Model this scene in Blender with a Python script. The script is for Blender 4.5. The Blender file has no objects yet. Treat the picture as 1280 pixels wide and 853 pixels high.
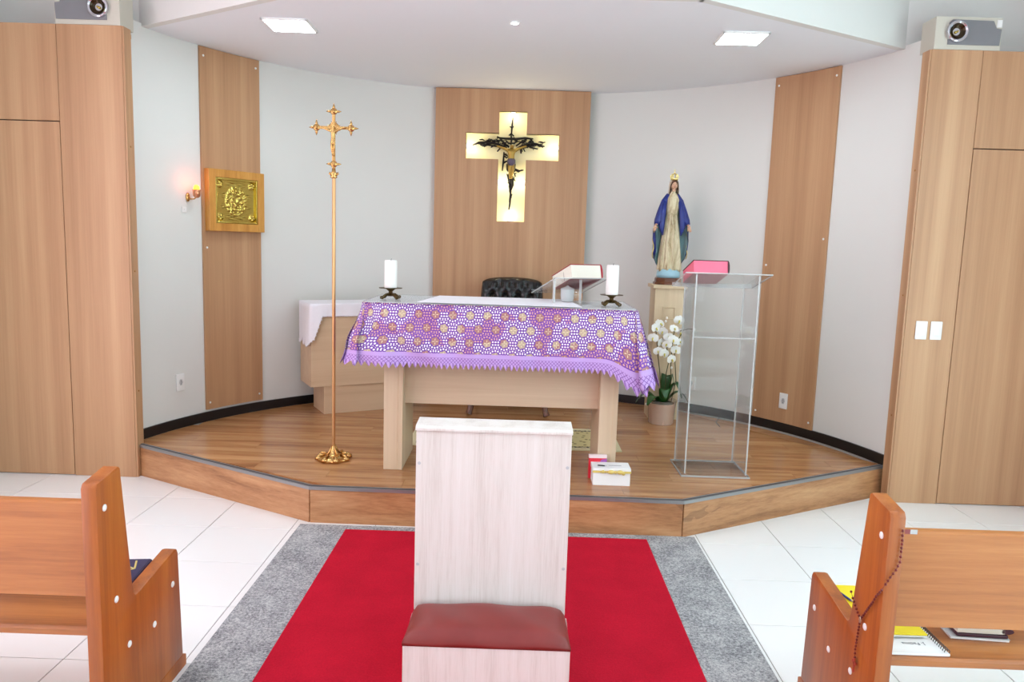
import bpy, bmesh, math, random
from mathutils import Vector, Matrix
random.seed(7)
PI = math.pi
SC = bpy.context.scene
COL = SC.collection

# ------------------------------------------------------------------ camera
F_PX, CX, CY, EYE = 955.0, 640.0, 426.5, 1.55
dy = Vector(((651 - CX) / F_PX, (303 - CY) / F_PX, 1.0)).normalized()
dx = Vector((1, 0.031, 0)); dx = (dx - dy * dx.dot(dy)).normalized()
dz = dx.cross(dy)
if dz.y > 0: dz = -dz
ROT = Matrix((dx, dy, dz))                       # world = ROT @ (right, down, forward)
cam_d = bpy.data.cameras.new('camera'); cam = bpy.data.objects.new('camera', cam_d); COL.objects.link(cam)
right, up, back = ROT.col[0], -ROT.col[1], -ROT.col[2]
m4 = Matrix((right, up, back)).transposed().to_4x4(); m4.translation = (0, 0, EYE)
cam.matrix_world = m4
cam_d.sensor_width = 36; cam_d.lens = F_PX / 1280 * 36; cam_d.clip_start = 0.05
SC.camera = cam

# ------------------------------------------------------------------ light levels
FILL_LEFT = 4.5      # added unseen fill panes in the nave, left side, tinted rosy
FILL_RIGHT = 4.5     # right side of the added panes, tinted cool
FILL_BACK = 1.6  # added unseen pane in the back wall
LED_FILL = 9.0  # added unseen panels on the nave ceiling
LED_APSE = 42.0
world = bpy.data.worlds.new('sky'); SC.world = world; world.use_nodes = True
world.node_tree.nodes['Background'].inputs[0].default_value = (0.9, 0.95, 1, 1)
world.node_tree.nodes['Background'].inputs[1].default_value = 1.0
SC.view_settings.view_transform = 'Standard'; SC.view_settings.look = 'None'
SC.view_settings.gamma = 1.0; SC.view_settings.use_curve_mapping = False
SC.view_settings.exposure = -0.19

# ------------------------------------------------------------------ materials
def C(r, g=None, b=None):
    f = lambda c: (c / 255 / 12.92) if c / 255 <= 0.04045 else ((c / 255 + 0.055) / 1.055) ** 2.4
    if g is None: g = b = r
    return (f(r), f(g), f(b), 1)

class NT:
    def __init__(s, name):
        s.m = bpy.data.materials.new(name); s.m.use_nodes = True
        s.t = s.m.node_tree; s.n = s.t.nodes; s.l = s.t.links
        s.b = s.n['Principled BSDF']
    def node(s, typ, **kw):
        n = s.n.new(typ)
        for k, v in kw.items():
            if k.startswith('i_'):
                key = k[2:]
                n.inputs[int(key) if key.isdigit() else key.replace('_', ' ')].default_value = v
            else: setattr(n, k, v)
        return n
    def link(s, a, b): s.l.new(a, b)
    def math(s, op, a, b=None, c=None):
        n = s.n.new('ShaderNodeMath'); n.operation = op
        for i, v in enumerate((a, b, c)):
            if v is None: continue
            if isinstance(v, (int, float)): n.inputs[i].default_value = v
            else: s.l.new(v, n.inputs[i])
        return n.outputs[0]
    def mix(s, fac, a, b):
        n = s.n.new('ShaderNodeMix'); n.data_type = 'RGBA'
        for i, v in ((0, fac), (6, a), (7, b)):
            if isinstance(v, (int, float)): n.inputs[i].default_value = v
            elif isinstance(v, tuple): n.inputs[i].default_value = v
            else: s.l.new(v, n.inputs[i])
        return n.outputs[2]
    def bump(s, h, strength, dist=0.01):
        n = s.n.new('ShaderNodeBump'); n.inputs['Strength'].default_value = strength; n.inputs['Distance'].default_value = dist
        s.l.new(h, n.inputs['Height']); s.l.new(n.outputs[0], s.b.inputs['Normal'])
    def color(s, v):
        if isinstance(v, tuple): s.b.inputs['Base Color'].default_value = v
        else: s.l.new(v, s.b.inputs['Base Color'])
    def coords(s, scale=(1, 1, 1), kind='Object', loc=None):
        tc = s.n.new('ShaderNodeTexCoord'); mp = s.n.new('ShaderNodeMapping')
        mp.inputs['Scale'].default_value = scale
        s.l.new(tc.outputs[kind], mp.inputs['Vector'])
        if loc is not None: s.l.new(loc, mp.inputs['Location'])
        return mp.outputs[0]
    def noise(s, vec, scale=5, detail=4, rough=0.5, dist=0.0):
        n = s.n.new('ShaderNodeTexNoise')
        n.inputs['Scale'].default_value = scale; n.inputs['Detail'].default_value = detail
        n.inputs['Roughness'].default_value = rough; n.inputs['Distortion'].default_value = dist
        s.l.new(vec, n.inputs['Vector']); return n.outputs['Fac']
    def ramp(s, fac, stops):
        n = s.n.new('ShaderNodeValToRGB'); e = n.color_ramp.elements
        while len(e) < len(stops): e.new(0.5)
        for i, (p, c) in enumerate(stops): e[i].position = p; e[i].color = c
        s.l.new(fac, n.inputs[0]); return n.outputs[0]

def plain(name, col, rough=0.5, metal=0.0, spec=0.5, var=0.0, vscale=20, bump=0.0, coat=0.0):
    t = NT(name); t.b.inputs['Roughness'].default_value = rough; t.b.inputs['Metallic'].default_value = metal
    t.b.inputs['Specular IOR Level'].default_value = spec; t.b.inputs['Coat Weight'].default_value = coat
    v = t.coords(); n = t.noise(v, vscale, 5)
    if var:
        d = tuple(c * (1 - var) for c in col[:3]) + (1,); e = tuple(min(1, c * (1 + var)) for c in col[:3]) + (1,)
        t.color(t.mix(n, d, e))
    else: t.color(col)
    if bump: t.bump(n, bump)
    return t.m

def wood(name, dark, mid, light, axis='z', stretch=0.04, scale=14, rough=0.4, perobj=0.0, knots=False, fine=0.35, coat=0.0, dist=0.6):
    """laminate / timber: noise stretched along the grain axis"""
    t = NT(name); t.b.inputs['Roughness'].default_value = rough; t.b.inputs['Coat Weight'].default_value = coat
    t.b.inputs['Coat Roughness'].default_value = 0.15
    sc = [1, 1, 1]; sc['xyz'.index(axis)] = stretch
    oi = t.n.new('ShaderNodeObjectInfo')
    cb = t.n.new('ShaderNodeCombineXYZ')
    r = t.math('MULTIPLY', oi.outputs['Random'], 37.0)
    for i in range(3): t.link(r, cb.inputs[i])
    v = t.coords(tuple(sc), loc=cb.outputs[0] if perobj else None)
    a = t.noise(v, scale, 3, 0.5, dist); f = t.noise(v, scale * 9, 6, 0.7)
    fac = t.math('ADD', t.math('MULTIPLY', a, 1 - fine), t.math('MULTIPLY', f, fine))
    col = t.ramp(fac, [(0.34, dark), (0.5, mid), (0.66, light)])
    if knots:
        k = t.noise(t.coords(tuple(1 if c == 1 else 0.35 for c in sc), loc=cb.outputs[0] if perobj else None), 5.5, 2, 0.5, 1.0)
        col = t.mix(t.math('MULTIPLY', t.math('GREATER_THAN', k, 0.69), 0.35), col, tuple(c * 0.45 for c in dark[:3]) + (1,))
    if perobj:
        hv = t.node('ShaderNodeHueSaturation')
        t.link(col, hv.inputs['Color'])
        t.link(t.math('ADD', t.math('MULTIPLY', oi.outputs['Random'], perobj), 1 - perobj / 2), hv.inputs['Value'])
        col = hv.outputs[0]
    t.color(col); t.bump(f, 0.04, 0.002)
    return t.m

def emit(name, col, strength):
    t = NT(name); t.color(col); t.b.inputs['Emission Color'].default_value = col
    t.b.inputs['Emission Strength'].default_value = strength; return t.m

def acrylic(name, tint, refl=0.06, haze=0.0):
    t = NT(name); out = t.n['Material Output']
    tr = t.n.new('ShaderNodeBsdfTransparent'); tr.inputs[0].default_value = tint
    gl = t.n.new('ShaderNodeBsdfGlossy'); gl.inputs['Roughness'].default_value = 0.02
    df = t.n.new('ShaderNodeBsdfDiffuse'); df.inputs[0].default_value = (0.9, 0.92, 0.92, 1)
    m0 = t.n.new('ShaderNodeMixShader'); m0.inputs[0].default_value = haze
    t.link(tr.outputs[0], m0.inputs[1]); t.link(df.outputs[0], m0.inputs[2])
    fr = t.n.new('ShaderNodeFresnel'); fr.inputs[0].default_value = 1.45
    fac = t.math('MINIMUM', t.math('MULTIPLY', fr.outputs[0], refl / 0.04), 0.28)
    m1 = t.n.new('ShaderNodeMixShader'); t.link(fac, m1.inputs[0]); t.link(m0.outputs[0], m1.inputs[1]); t.link(gl.outputs[0], m1.inputs[2])
    t.link(m1.outputs[0], out.inputs[0]); return t.m

M = {}
M['wall'] = plain('white_paint', C(226, 226, 222), 0.6, var=0.015, vscale=3, spec=0.3)
M['ceiling'] = plain('ceiling_paint', C(238, 241, 246), 0.8, var=0.01, vscale=2)
M['tile'] = plain('glazed_white_tile', C(242, 243, 242), 0.18, var=0.01, vscale=4)
M['grout'] = plain('grey_grout', C(140, 128, 118), 0.9)
M['laminate'] = wood('beech_laminate', C(172, 128, 92), C(190, 146, 108), C(203, 161, 122), 'z', 0.02, 9, 0.42, fine=0.3, dist=0.3)
M['plank'] = wood('oak_plank_floor', C(142, 94, 58), C(178, 126, 82), C(202, 154, 106), 'x', 0.07, 11, 0.22, perobj=0.16, fine=0.4, dist=0.9)
M['riser'] = wood('oak_riser', C(140, 92, 56), C(182, 130, 88), C(204, 156, 112), 'x', 0.14, 8, 0.4, perobj=0.08, knots=True, fine=0.4, dist=1.2)
M['altar_wood'] = wood('pale_maple_laminate', C(204, 178, 148), C(214, 190, 160), C(222, 200, 172), 'z', 0.02, 10, 0.4, fine=0.3)
M['altar_wood_x'] = wood('pale_maple_laminate_across', C(204, 178, 148), C(214, 190, 160), C(222, 200, 172), 'x', 0.02, 10, 0.4, fine=0.3)
M['cab_wood'] = wood('tan_maple_laminate', C(206, 176, 142), C(214, 186, 152), C(220, 194, 160), 'x', 0.02, 10, 0.42, fine=0.3)
M['ped_wood'] = wood('pale_pedestal_wood', C(205, 182, 148), C(214, 192, 158), C(222, 202, 170), 'z', 0.03, 12, 0.45)
M['white_wood'] = wood('whitewashed_ash', C(214, 208, 200), C(232, 228, 222), C(238, 235, 231), 'z', 0.035, 22, 0.4, fine=0.5, dist=0.2)
M['pew'] = wood('varnished_orange_wood', C(136, 68, 22), C(168, 90, 30), C(186, 108, 42), 'z', 0.05, 12, 0.4, fine=0.3, coat=0.1, dist=0.5)
M['pew_x'] = wood('varnished_orange_wood_across', C(142, 80, 36), C(178, 108, 52), C(196, 128, 68), 'x', 0.05, 12, 0.32, fine=0.3, coat=0.2, dist=0.5)
M['frame_wood'] = wood('honey_wood', C(182, 120, 48), C(206, 146, 66), C(218, 162, 84), 'z', 0.1, 14, 0.35)
M['dark_wood'] = wood('dark_base_wood', C(70, 36, 20), C(104, 58, 34), C(128, 76, 46), 'x', 0.1, 20, 0.3)
M['black_base'] = plain('black_skirting', C(22, 22, 25), 0.3, var=0.2)
M['nosing'] = plain('grey_metal_nosing', C(150, 150, 150), 0.35, 0.6)
M['nosing_dark'] = plain('dark_grip', C(84, 82, 84), 0.6)
M['brass'] = plain('polished_brass', C(206, 164, 104), 0.25, 1.0, var=0.15, vscale=30)
M['brass_pole'] = plain('brass_pole', C(206, 160, 112), 0.3, 1.0)
M['gold'] = plain('embossed_gold', C(206, 184, 96), 0.24, 1.0, var=0.1, vscale=60)
M['bronze'] = plain('antique_bronze', C(110, 92, 62), 0.4, 1.0, var=0.3, vscale=70)
M['dark_bronze'] = plain('blackened_bronze', C(40, 36, 34), 0.45, 0.7, var=0.4, vscale=60)
M['figure_bronze'] = plain('gilt_bronze', C(168, 138, 72), 0.4, 0.9, var=0.25, vscale=60)
M['loin'] = plain('grey_violet_patina', C(92, 84, 104), 0.5, 0.4, var=0.3, vscale=90)
M['niche'] = plain('cream_niche', C(248, 236, 190), 0.7)
M['leather'] = plain('black_leather', C(20, 20, 22), 0.24, var=0.2, vscale=80, bump=0.1)
M['vinyl'] = plain('maroon_vinyl', C(128, 46, 42), 0.42, var=0.22, vscale=9, bump=0.05)
M['wax'] = plain('white_wax', C(246, 244, 240), 0.5)
M['linen'] = plain('white_linen', C(240, 238, 244), 0.9, var=0.02, vscale=60)
M['lace_white'] = plain('white_lace', C(232, 228, 234), 0.9, var=0.08, vscale=120, bump=0.4)
M['plastic'] = plain('white_plastic', C(240, 240, 238), 0.35)
M['plastic_slot'] = plain('grey_socket_face', C(196, 198, 200), 0.5)
M['black'] = plain('black_plastic', C(20, 20, 22), 0.4)
M['cream_box'] = plain('cream_steel', C(205, 200, 186), 0.45)
M['grey_face'] = plain('grey_face', C(128, 128, 132), 0.5, var=0.05)
M['chrome'] = plain('chrome_ring', C(205, 205, 212), 0.2, 0.9)
M['lamp_glass'] = plain('amber_reflector', C(52, 36, 10), 0.12, 0.5, var=0.5, vscale=60)
M['red_carpet'] = None
M['skin'] = plain('painted_skin', C(222, 176, 146), 0.45)
M['hair'] = plain('brown_hair', C(84, 54, 34), 0.5)
M['robe'] = wood('cream_gilt_robe', C(150, 124, 84), C(214, 200, 164), C(232, 222, 194), 'z', 0.16, 42, 0.45, fine=0.3, dist=0.8)
M['mantle'] = plain('blue_mantle', C(34, 50, 128), 0.35, var=0.4, vscale=30)
M['lining'] = plain('teal_lining', C(158, 196, 204), 0.45, var=0.1)
M['globe'] = plain('pale_blue_globe', C(160, 200, 216), 0.4, var=0.06)
M['veil'] = plain('pale_veil', C(206, 190, 168), 0.5)
M['crown'] = plain('gilt_crown', C(226, 206, 130), 0.28, 0.9)
M['petal'] = plain('white_petal', C(248, 248, 244), 0.5)
M['petal_c'] = plain('yellow_centre', C(226, 214, 96), 0.5)
M['stem'] = plain('green_brown_stem', C(74, 72, 36), 0.5)
M['leaf'] = plain('dark_green_leaf', C(34, 82, 30), 0.3, var=0.25, vscale=20)
M['pot'] = plain('rose_pot', C(226, 186, 160), 0.4, var=0.14, vscale=14)
M['pot_wrap'] = acrylic('clear_cellophane', (0.95, 0.95, 0.95, 1), 0.14, 0.12)
M['moss'] = plain('dark_moss', C(50, 56, 30), 0.9, var=0.4, vscale=60)
M['book_red'] = plain('red_cover', C(168, 22, 44), 0.4)
M['book_dark'] = plain('black_red_cover', C(66, 16, 26), 0.4)
M['pages'] = plain('cream_pages', C(240, 236, 222), 0.7, var=0.03, vscale=150)
M['pages_pink'] = plain('rose_page_edges', C(250, 118, 146), 0.55, var=0.03, vscale=100)
M['rose_under'] = plain('rose_grey_cover', C(226, 150, 164), 0.5)
M['book_maroon'] = plain('maroon_cover', C(66, 20, 42), 0.4)
M['book_blue'] = plain('navy_cover', C(44, 42, 84), 0.5)
M['gold_print'] = plain('gold_print', C(206, 190, 110), 0.4)
M['yellow'] = plain('yellow_cover', C(250, 228, 30), 0.5)
M['paper'] = plain('white_paper', C(244, 244, 244), 0.7)
M['ink'] = plain('grey_ink', C(96, 96, 104), 0.8)
M['wire'] = plain('black_wire', C(36, 36, 40), 0.4)
M['blue_pen'] = plain('blue_pen', C(40, 60, 160), 0.3)
M['red_pack'] = plain('red_packet', C(220, 40, 58), 0.4)
M['purple_pack'] = plain('purple_packet', C(160, 90, 170), 0.4)
M['pink_print'] = plain('pale_pink', C(236, 214, 214), 0.5)
M['ribbon'] = plain('gold_ribbon', C(224, 200, 110), 0.35)
M['rosary'] = plain('brown_red_beads', C(112, 30, 24), 0.35)
M['rosary_metal'] = plain('rosary_silver', C(190, 170, 150), 0.3, 0.8)
M['rosary_cross'] = plain('rosary_wood', C(164, 60, 40), 0.5)
M['copper'] = plain('copper_glass', C(214, 150, 110), 0.15, 0.7)
M['flame'] = emit('lamp_bulb', C(255, 190, 40), 5.0)
M['spot_glow'] = emit('spot_glow', C(255, 248, 220), 25.0)
M['led'] = emit('led_diffuser', (0.85, 1.0, 1.06, 1), LED_FILL)
M['led_apse'] = emit('led_diffuser_bright', (0.85, 1.0, 1.06, 1), LED_APSE)
M['win_l'] = emit('rosy_frosted_glass', (1.0, 0.82, 0.89, 1), FILL_LEFT)
M['win_r'] = emit('cool_frosted_glass', (0.74, 1.0, 1.02, 1), FILL_RIGHT)
M['win_b'] = emit('frosted_glass', (0.88, 0.97, 1.06, 1), FILL_BACK)
M['clear'] = acrylic('clear_acrylic', (0.988, 0.992, 0.992, 1), 0.024, 0.035)
M['clear_edge'] = acrylic('acrylic_edge', (0.9, 0.92, 0.92, 1), 0.06, 0.38)  # bright light in the acrylic edges is put into the colour as white
M['glass_top'] = acrylic('table_glass', (0.985, 0.995, 0.99, 1), 0.02, 0.10)
M['cup'] = acrylic('frosted_cup', (0.88, 0.9, 0.9, 1), 0.06, 0.55)
M['label'] = plain('red_grey_label', C(150, 70, 70), 0.5)

def red_carpet():
    t = NT('red_carpet_pile'); t.b.inputs['Roughness'].default_value = 0.95; t.b.inputs['Specular IOR Level'].default_value = 0.1
    v = t.coords(); a = t.noise(v, 140, 4, 0.75); b = t.noise(v, 5, 4, 0.6)
    t.color(t.mix(t.math('ADD', t.math('MULTIPLY', a, 0.6), t.math('MULTIPLY', b, 0.4)), C(126, 6, 24), C(228, 32, 60)))
    t.bump(a, 0.5, 0.004); return t.m
def grey_carpet():
    t = NT('grey_carpet_pile'); t.b.inputs['Roughness'].default_value = 0.95; t.b.inputs['Specular IOR Level'].default_value = 0.1
    v = t.coords(); a = t.noise(v, 110, 4, 0.8); b = t.noise(v, 7, 3, 0.6)
    f = t.math('ADD', t.math('MULTIPLY', a, 0.8), t.math('MULTIPLY', b, 0.2))
    t.color(t.ramp(f, [(0.37, C(98, 98, 102)), (0.5, C(160, 160, 162)), (0.63, C(206, 206, 204))])); t.bump(a, 0.5, 0.004); return t.m
M['red_carpet'] = red_carpet(); M['grey_carpet'] = grey_carpet()

def damask():
    """violet brocade: staggered gold and white medallions ringed with small florets (UV in metres)"""
    t = NT('violet_brocade'); t.b.inputs['Roughness'].default_value = 0.5
    uv = t.node('ShaderNodeTexCoord').outputs['UV']
    sp = t.node('ShaderNodeSeparateXYZ'); t.link(uv, sp.inputs[0])
    A, B = 0.098, 0.150
    cols = None
    purple = C(118, 62, 178)
    nz = t.noise(uv, 9, 2)
    base = t.mix(nz, C(98, 42, 150), C(130, 70, 186))
    lurex_sheen = t.noise(uv, 4.5, 3, 0.6)                      # lurex sheen painted as noise: silver where lit, rose brown elsewhere
    floret = t.mix(t.math('GREATER_THAN', lurex_sheen, 0.53), C(248, 242, 240), C(222, 170, 156))
    med = t.mix(t.math('GREATER_THAN', lurex_sheen, 0.5), C(222, 208, 160), C(190, 128, 104))
    masks = []
    for ox, oy in ((0, 0), (0.5, 0.5)):
        fx = t.math('SUBTRACT', t.math('FRACT', t.math('ADD', t.math('DIVIDE', sp.outputs[0], A), ox)), 0.5)
        fy = t.math('SUBTRACT', t.math('FRACT', t.math('ADD', t.math('DIVIDE', sp.outputs[1], B), oy)), 0.5)
        px = t.math('MULTIPLY', fx, A); py = t.math('MULTIPLY', fy, B)
        r = t.math('SQRT', t.math('ADD', t.math('MULTIPLY', px, px), t.math('MULTIPLY', py, py)))
        ang = t.math('ARCTAN2', py, px)
        masks.append((r, ang))
    out = base
    def florets(r, ang, rad, n, size, out, col):
        fa = t.math('SUBTRACT', t.math('FRACT', t.math('MULTIPLY', ang, n / (2 * PI))), 0.5)
        du = t.math('MULTIPLY', fa, 2 * PI * rad / n); dr = t.math('SUBTRACT', r, rad)
        d = t.math('SQRT', t.math('ADD', t.math('MULTIPLY', du, du), t.math('MULTIPLY', dr, dr)))
        return t.mix(t.math('LESS_THAN', d, size), out, col)
    (r0, a0), (r1, a1) = masks                            # nearest medallion of the two staggered lattices
    near = t.math('LESS_THAN', r0, r1); r = t.math('MINIMUM', r0, r1)
    an = t.math('ADD', t.math('MULTIPLY', near, a0), t.math('MULTIPLY', t.math('SUBTRACT', 1.0, near), a1))
    out = florets(r, an, 0.0475, 20, 0.0041, out, floret)
    out = florets(r, an, 0.0345, 14, 0.0050, out, floret)
    rr = t.math('ADD', r, t.math('MULTIPLY', t.math('SINE', t.math('MULTIPLY', an, 6)), 0.0022))
    out = t.mix(t.math('LESS_THAN', rr, 0.0270), out, C(112, 58, 170))
    out = t.mix(t.math('LESS_THAN', rr, 0.0240), out, t.mix(t.noise(uv, 120, 2), med, C(150, 110, 130)))
    cr = t.math('LESS_THAN', t.math('ABSOLUTE', t.math('SINE', t.math('MULTIPLY', an, 2))), 0.30)
    out = t.mix(t.math('MULTIPLY', t.math('LESS_THAN', rr, 0.015), cr), out, C(246, 234, 186))
    t.color(out); t.bump(t.noise(uv, 300, 2), 0.1, 0.001); return t.m
M['brocade'] = damask()

def lace():
    t = NT('lilac_lace'); t.b.inputs['Roughness'].default_value = 0.8
    uv = t.node('ShaderNodeTexCoord').outputs['UV']; sp = t.node('ShaderNodeSeparateXYZ'); t.link(uv, sp.inputs[0])
    P = 0.019
    a = t.math('ABSOLUTE', t.math('SUBTRACT', t.math('FRACT', t.math('DIVIDE', t.math('ADD', sp.outputs[0], sp.outputs[1]), P)), 0.5))
    b = t.math('ABSOLUTE', t.math('SUBTRACT', t.math('FRACT', t.math('DIVIDE', t.math('SUBTRACT', sp.outputs[0], sp.outputs[1]), P)), 0.5))
    g = t.math('MAXIMUM', a, b)
    line = t.math('GREATER_THAN', g, 0.41)
    low = t.math('GREATER_THAN', sp.outputs[1], 0.022)
    n = t.noise(uv, 420, 2, 0.7)
    base = t.mix(n, C(178, 138, 214), C(212, 182, 232))
    t.color(t.mix(t.math('MULTIPLY', line, low), base, C(132, 88, 168))); return t.m
M['lace'] = lace()

def rug_mat():
    t = NT('woven_rug'); t.b.inputs['Roughness'].default_value = 0.95
    tc = t.node('ShaderNodeTexCoord'); sp = t.node('ShaderNodeSeparateXYZ'); t.link(tc.outputs['Object'], sp.inputs[0])
    ex = t.math('SUBTRACT', 0.71, t.math('ABSOLUTE', sp.outputs[0])); ey = t.math('SUBTRACT', 0.29, t.math('ABSOLUTE', sp.outputs[1]))
    e = t.math('MINIMUM', ex, ey)
    band = t.math('MULTIPLY', t.math('GREATER_THAN', e, 0.05), t.math('LESS_THAN', e, 0.085))
    v = t.coords(); vo = t.node('ShaderNodeTexVoronoi', i_Scale=24.0); t.link(v, vo.inputs['Vector'])
    spots = t.math('LESS_THAN', vo.outputs['Distance'], 0.3)
    inner = t.mix(spots, C(206, 190, 138), C(120, 104, 66))
    wv = t.math('GREATER_THAN', t.noise(t.coords((60, 60, 1)), 1.0, 1), 0.5)
    bandc = t.mix(wv, C(60, 52, 46), C(190, 176, 140))
    col = t.mix(t.math('GREATER_THAN', e, 0.085), C(216, 204, 166), inner)
    t.color(t.mix(band, col, bandc)); t.bump(t.noise(v, 300, 2), 0.4, 0.003); return t.m
M['rug'] = rug_mat()

# ------------------------------------------------------------------ geometry helpers
class MB:
    """collects geometry for ONE mesh"""
    def __init__(s): s.v = []; s.f = []; s.mi = []; s.uv = None; s.mat = 0
    def add(s, vs, fs, mat=None):
        o = len(s.v); s.v += [tuple(v) for v in vs]; s.f += [tuple(i + o for i in f) for f in fs]
        s.mi += [s.mat if mat is None else mat] * len(fs); return s
    def box(s, x0, x1, y0, y1, z0, z1, mx=None, mat=None):
        vs = [Vector((x, y, z)) for z in (z0, z1) for y in (y0, y1) for x in (x0, x1)]
        if mx is not None: vs = [mx @ v for v in vs]
        return s.add(vs, [(0, 2, 3, 1), (4, 5, 7, 6), (0, 1, 5, 4), (2, 6, 7, 3), (0, 4, 6, 2), (1, 3, 7, 5)], mat)
    def prism(s, poly, h0, h1, axis='z', mx=None, mat=None):
        """poly extruded between h0 and h1; axis x: poly=(y,z); y: (x,z); z: (x,y)"""
        def P(a, b, h): return Vector((h, a, b)) if axis == 'x' else Vector((a, h, b)) if axis == 'y' else Vector((a, b, h))
        n = len(poly); vs = [P(a, b, h0) for a, b in poly] + [P(a, b, h1) for a, b in poly]
        if mx is not None: vs = [mx @ v for v in vs]
        ar = sum(poly[i][0] * poly[(i + 1) % n][1] - poly[(i + 1) % n][0] * poly[i][1] for i in range(n))
        flip = (ar < 0) != (axis == 'y') != (h1 < h0)
        top = tuple(range(n, 2 * n)); bot = tuple(reversed(range(n)))
        sides = [(i, (i + 1) % n, n + (i + 1) % n, n + i) for i in range(n)]
        fs = [top, bot] + sides
        if flip: fs = [tuple(reversed(f)) for f in fs]
        return s.add(vs, fs, mat)
    def lathe(s, prof, n=16, c=(0, 0, 0), mx=None, mat=None, wob=None):
        """profile [(r,z)...] bottom to top about the z axis"""
        vs = []; fs = []
        for k, (r, z) in enumerate(prof):
            for i in range(n):
                a = 2 * PI * i / n; rr = r * (wob(a, k) if wob else 1)
                v = Vector((rr * math.cos(a), rr * math.sin(a), z)); vs.append(v)
        for k in range(len(prof) - 1):
            for i in range(n): j = (i + 1) % n; fs.append((k * n + i, k * n + j, (k + 1) * n + j, (k + 1) * n + i))
        fs.append(tuple(reversed(range(n)))); fs.append(tuple(range((len(prof) - 1) * n, len(prof) * n)))
        if mx is not None: vs = [mx @ v for v in vs]
        vs = [v + Vector(c) for v in vs]
        return s.add(vs, fs, mat)
    def tube(s, pts, rad, n=8, mat=None, flat=1.0):
        pts = [Vector(p) for p in pts]; R = rad if isinstance(rad, (list, tuple)) else [rad] * len(pts)
        vs = []; fs = []; prev = None
        for i, p in enumerate(pts):
            d = (pts[min(i + 1, len(pts) - 1)] - pts[max(i - 1, 0)]).normalized()
            if prev is None:
                ref = Vector((0, 0, 1)) if abs(d.z) < 0.9 else Vector((0, 1, 0)); u = d.cross(ref).normalized()
            else: u = (prev - d * prev.dot(d)).normalized()
            prev = u; w = d.cross(u)
            for k in range(n):
                a = 2 * PI * k / n; vs.append(p + (u * math.cos(a) + w * math.sin(a) * flat) * R[i])
        for i in range(len(pts) - 1):
            for k in range(n): j = (k + 1) % n; fs.append((i * n + k, i * n + j, (i + 1) * n + j, (i + 1) * n + k))
        fs.append(tuple(reversed(range(n)))); fs.append(tuple(range((len(pts) - 1) * n, len(pts) * n)))
        return s.add(vs, fs, mat)
    def ball(s, c, r, nu=10, nv=7, mat=None):
        rx, ry, rz = r if isinstance(r, (tuple, list)) else (r, r, r)
        prof = [(max(1e-4, math.sin(PI * k / nv)), -math.cos(PI * k / nv)) for k in range(nv + 1)]
        return s.lathe(prof, nu, c, Matrix.Diagonal((rx, ry, rz)), mat)
    def grid(s, rows, closed=False, mat=None):
        """rows of equal numbers of points"""
        n = len(rows[0]); vs = [p for r in rows for p in r]; fs = []
        for i in range(len(rows) - 1):
            for k in range(n if closed else n - 1):
                j = (k + 1) % n; fs.append((i * n + k, i * n + j, (i + 1) * n + j, (i + 1) * n + k))
        return s.add(vs, fs, mat)
    def build(s, name, mats, parent=None, smooth=False, bevel=0.0, loc=None, rz=0.0, seg=2, recalc=True):
        me = bpy.data.meshes.new(name); me.from_pydata(s.v, [], s.f)
        mats = mats if isinstance(mats, (list, tuple)) else [mats]
        for m in mats: me.materials.append(M[m])
        me.polygons.foreach_set('material_index', s.mi)
        if s.uv:
            ul = me.uv_layers.new(name='UVMap')
            for lp in me.loops: ul.data[lp.index].uv = s.uv[lp.vertex_index]
        if bevel or recalc:
            bm = bmesh.new(); bm.from_mesh(me)
            if recalc: bmesh.ops.recalc_face_normals(bm, faces=bm.faces)
            if bevel:
                ed = [e for e in bm.edges if len(e.link_faces) == 2 and e.calc_face_angle(0) > 0.5]
                bmesh.ops.bevel(bm, geom=ed, offset=bevel, segments=seg, profile=0.6, affect='EDGES', clamp_overlap=True)
            bm.to_mesh(me); bm.free()
        if smooth:
            me.polygons.foreach_set('use_smooth', [True] * len(me.polygons))
            if smooth != 'full': 
                try: me.set_sharp_from_angle(angle=0.7)
                except Exception: pass
        ob = bpy.data.objects.new(name, me); COL.objects.link(ob)
        if parent is not None: ob.parent = parent
        if loc is not None: ob.location = loc
        ob.rotation_euler.z = rz
        return ob

def tag(o, label, cat, group=None):
    o['label'] = label; o['category'] = cat
    if group: o['group'] = group
    return o
def thing(name, label, cat, loc=(0, 0, 0), rz=0.0, group=None):
    o = bpy.data.objects.new(name, None); COL.objects.link(o); o.location = loc; o.rotation_euler.z = rz
    o.empty_display_size = 0.1
    return tag(o, label, cat, group)
def struct(o, label, cat):
    o['kind'] = 'structure'; o['label'] = label; o['category'] = cat; return o
def piece(src, name, parent, loc):
    c = bpy.data.objects.new(name, src); COL.objects.link(c); c.parent = parent; c.location = loc; return c
def RZ(a): return Matrix.Rotation(a, 4, 'Z')
def RX(a): return Matrix.Rotation(a, 4, 'X')
def RY(a): return Matrix.Rotation(a, 4, 'Y')
def T(x, y, z): return Matrix.Translation((x, y, z))

# ------------------------------------------------------------------ SETTING
AX, AY, AR = -0.03, 4.25, 2.47          # the curved sanctuary wall
ZP, ZC, ZN, ZT = 0.20, 2.81, 3.22, 2.74 # platform, sanctuary ceiling, nave ceiling, top of the timber partitions
NX, NB = 3.30, -3.6                     # nave half width, back wall
def arc(a0, a1, n, r): return [(AX + r * math.cos(a0 + (a1 - a0) * i / n), AY + r * math.sin(a0 + (a1 - a0) * i / n)) for i in range(n + 1)]

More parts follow.
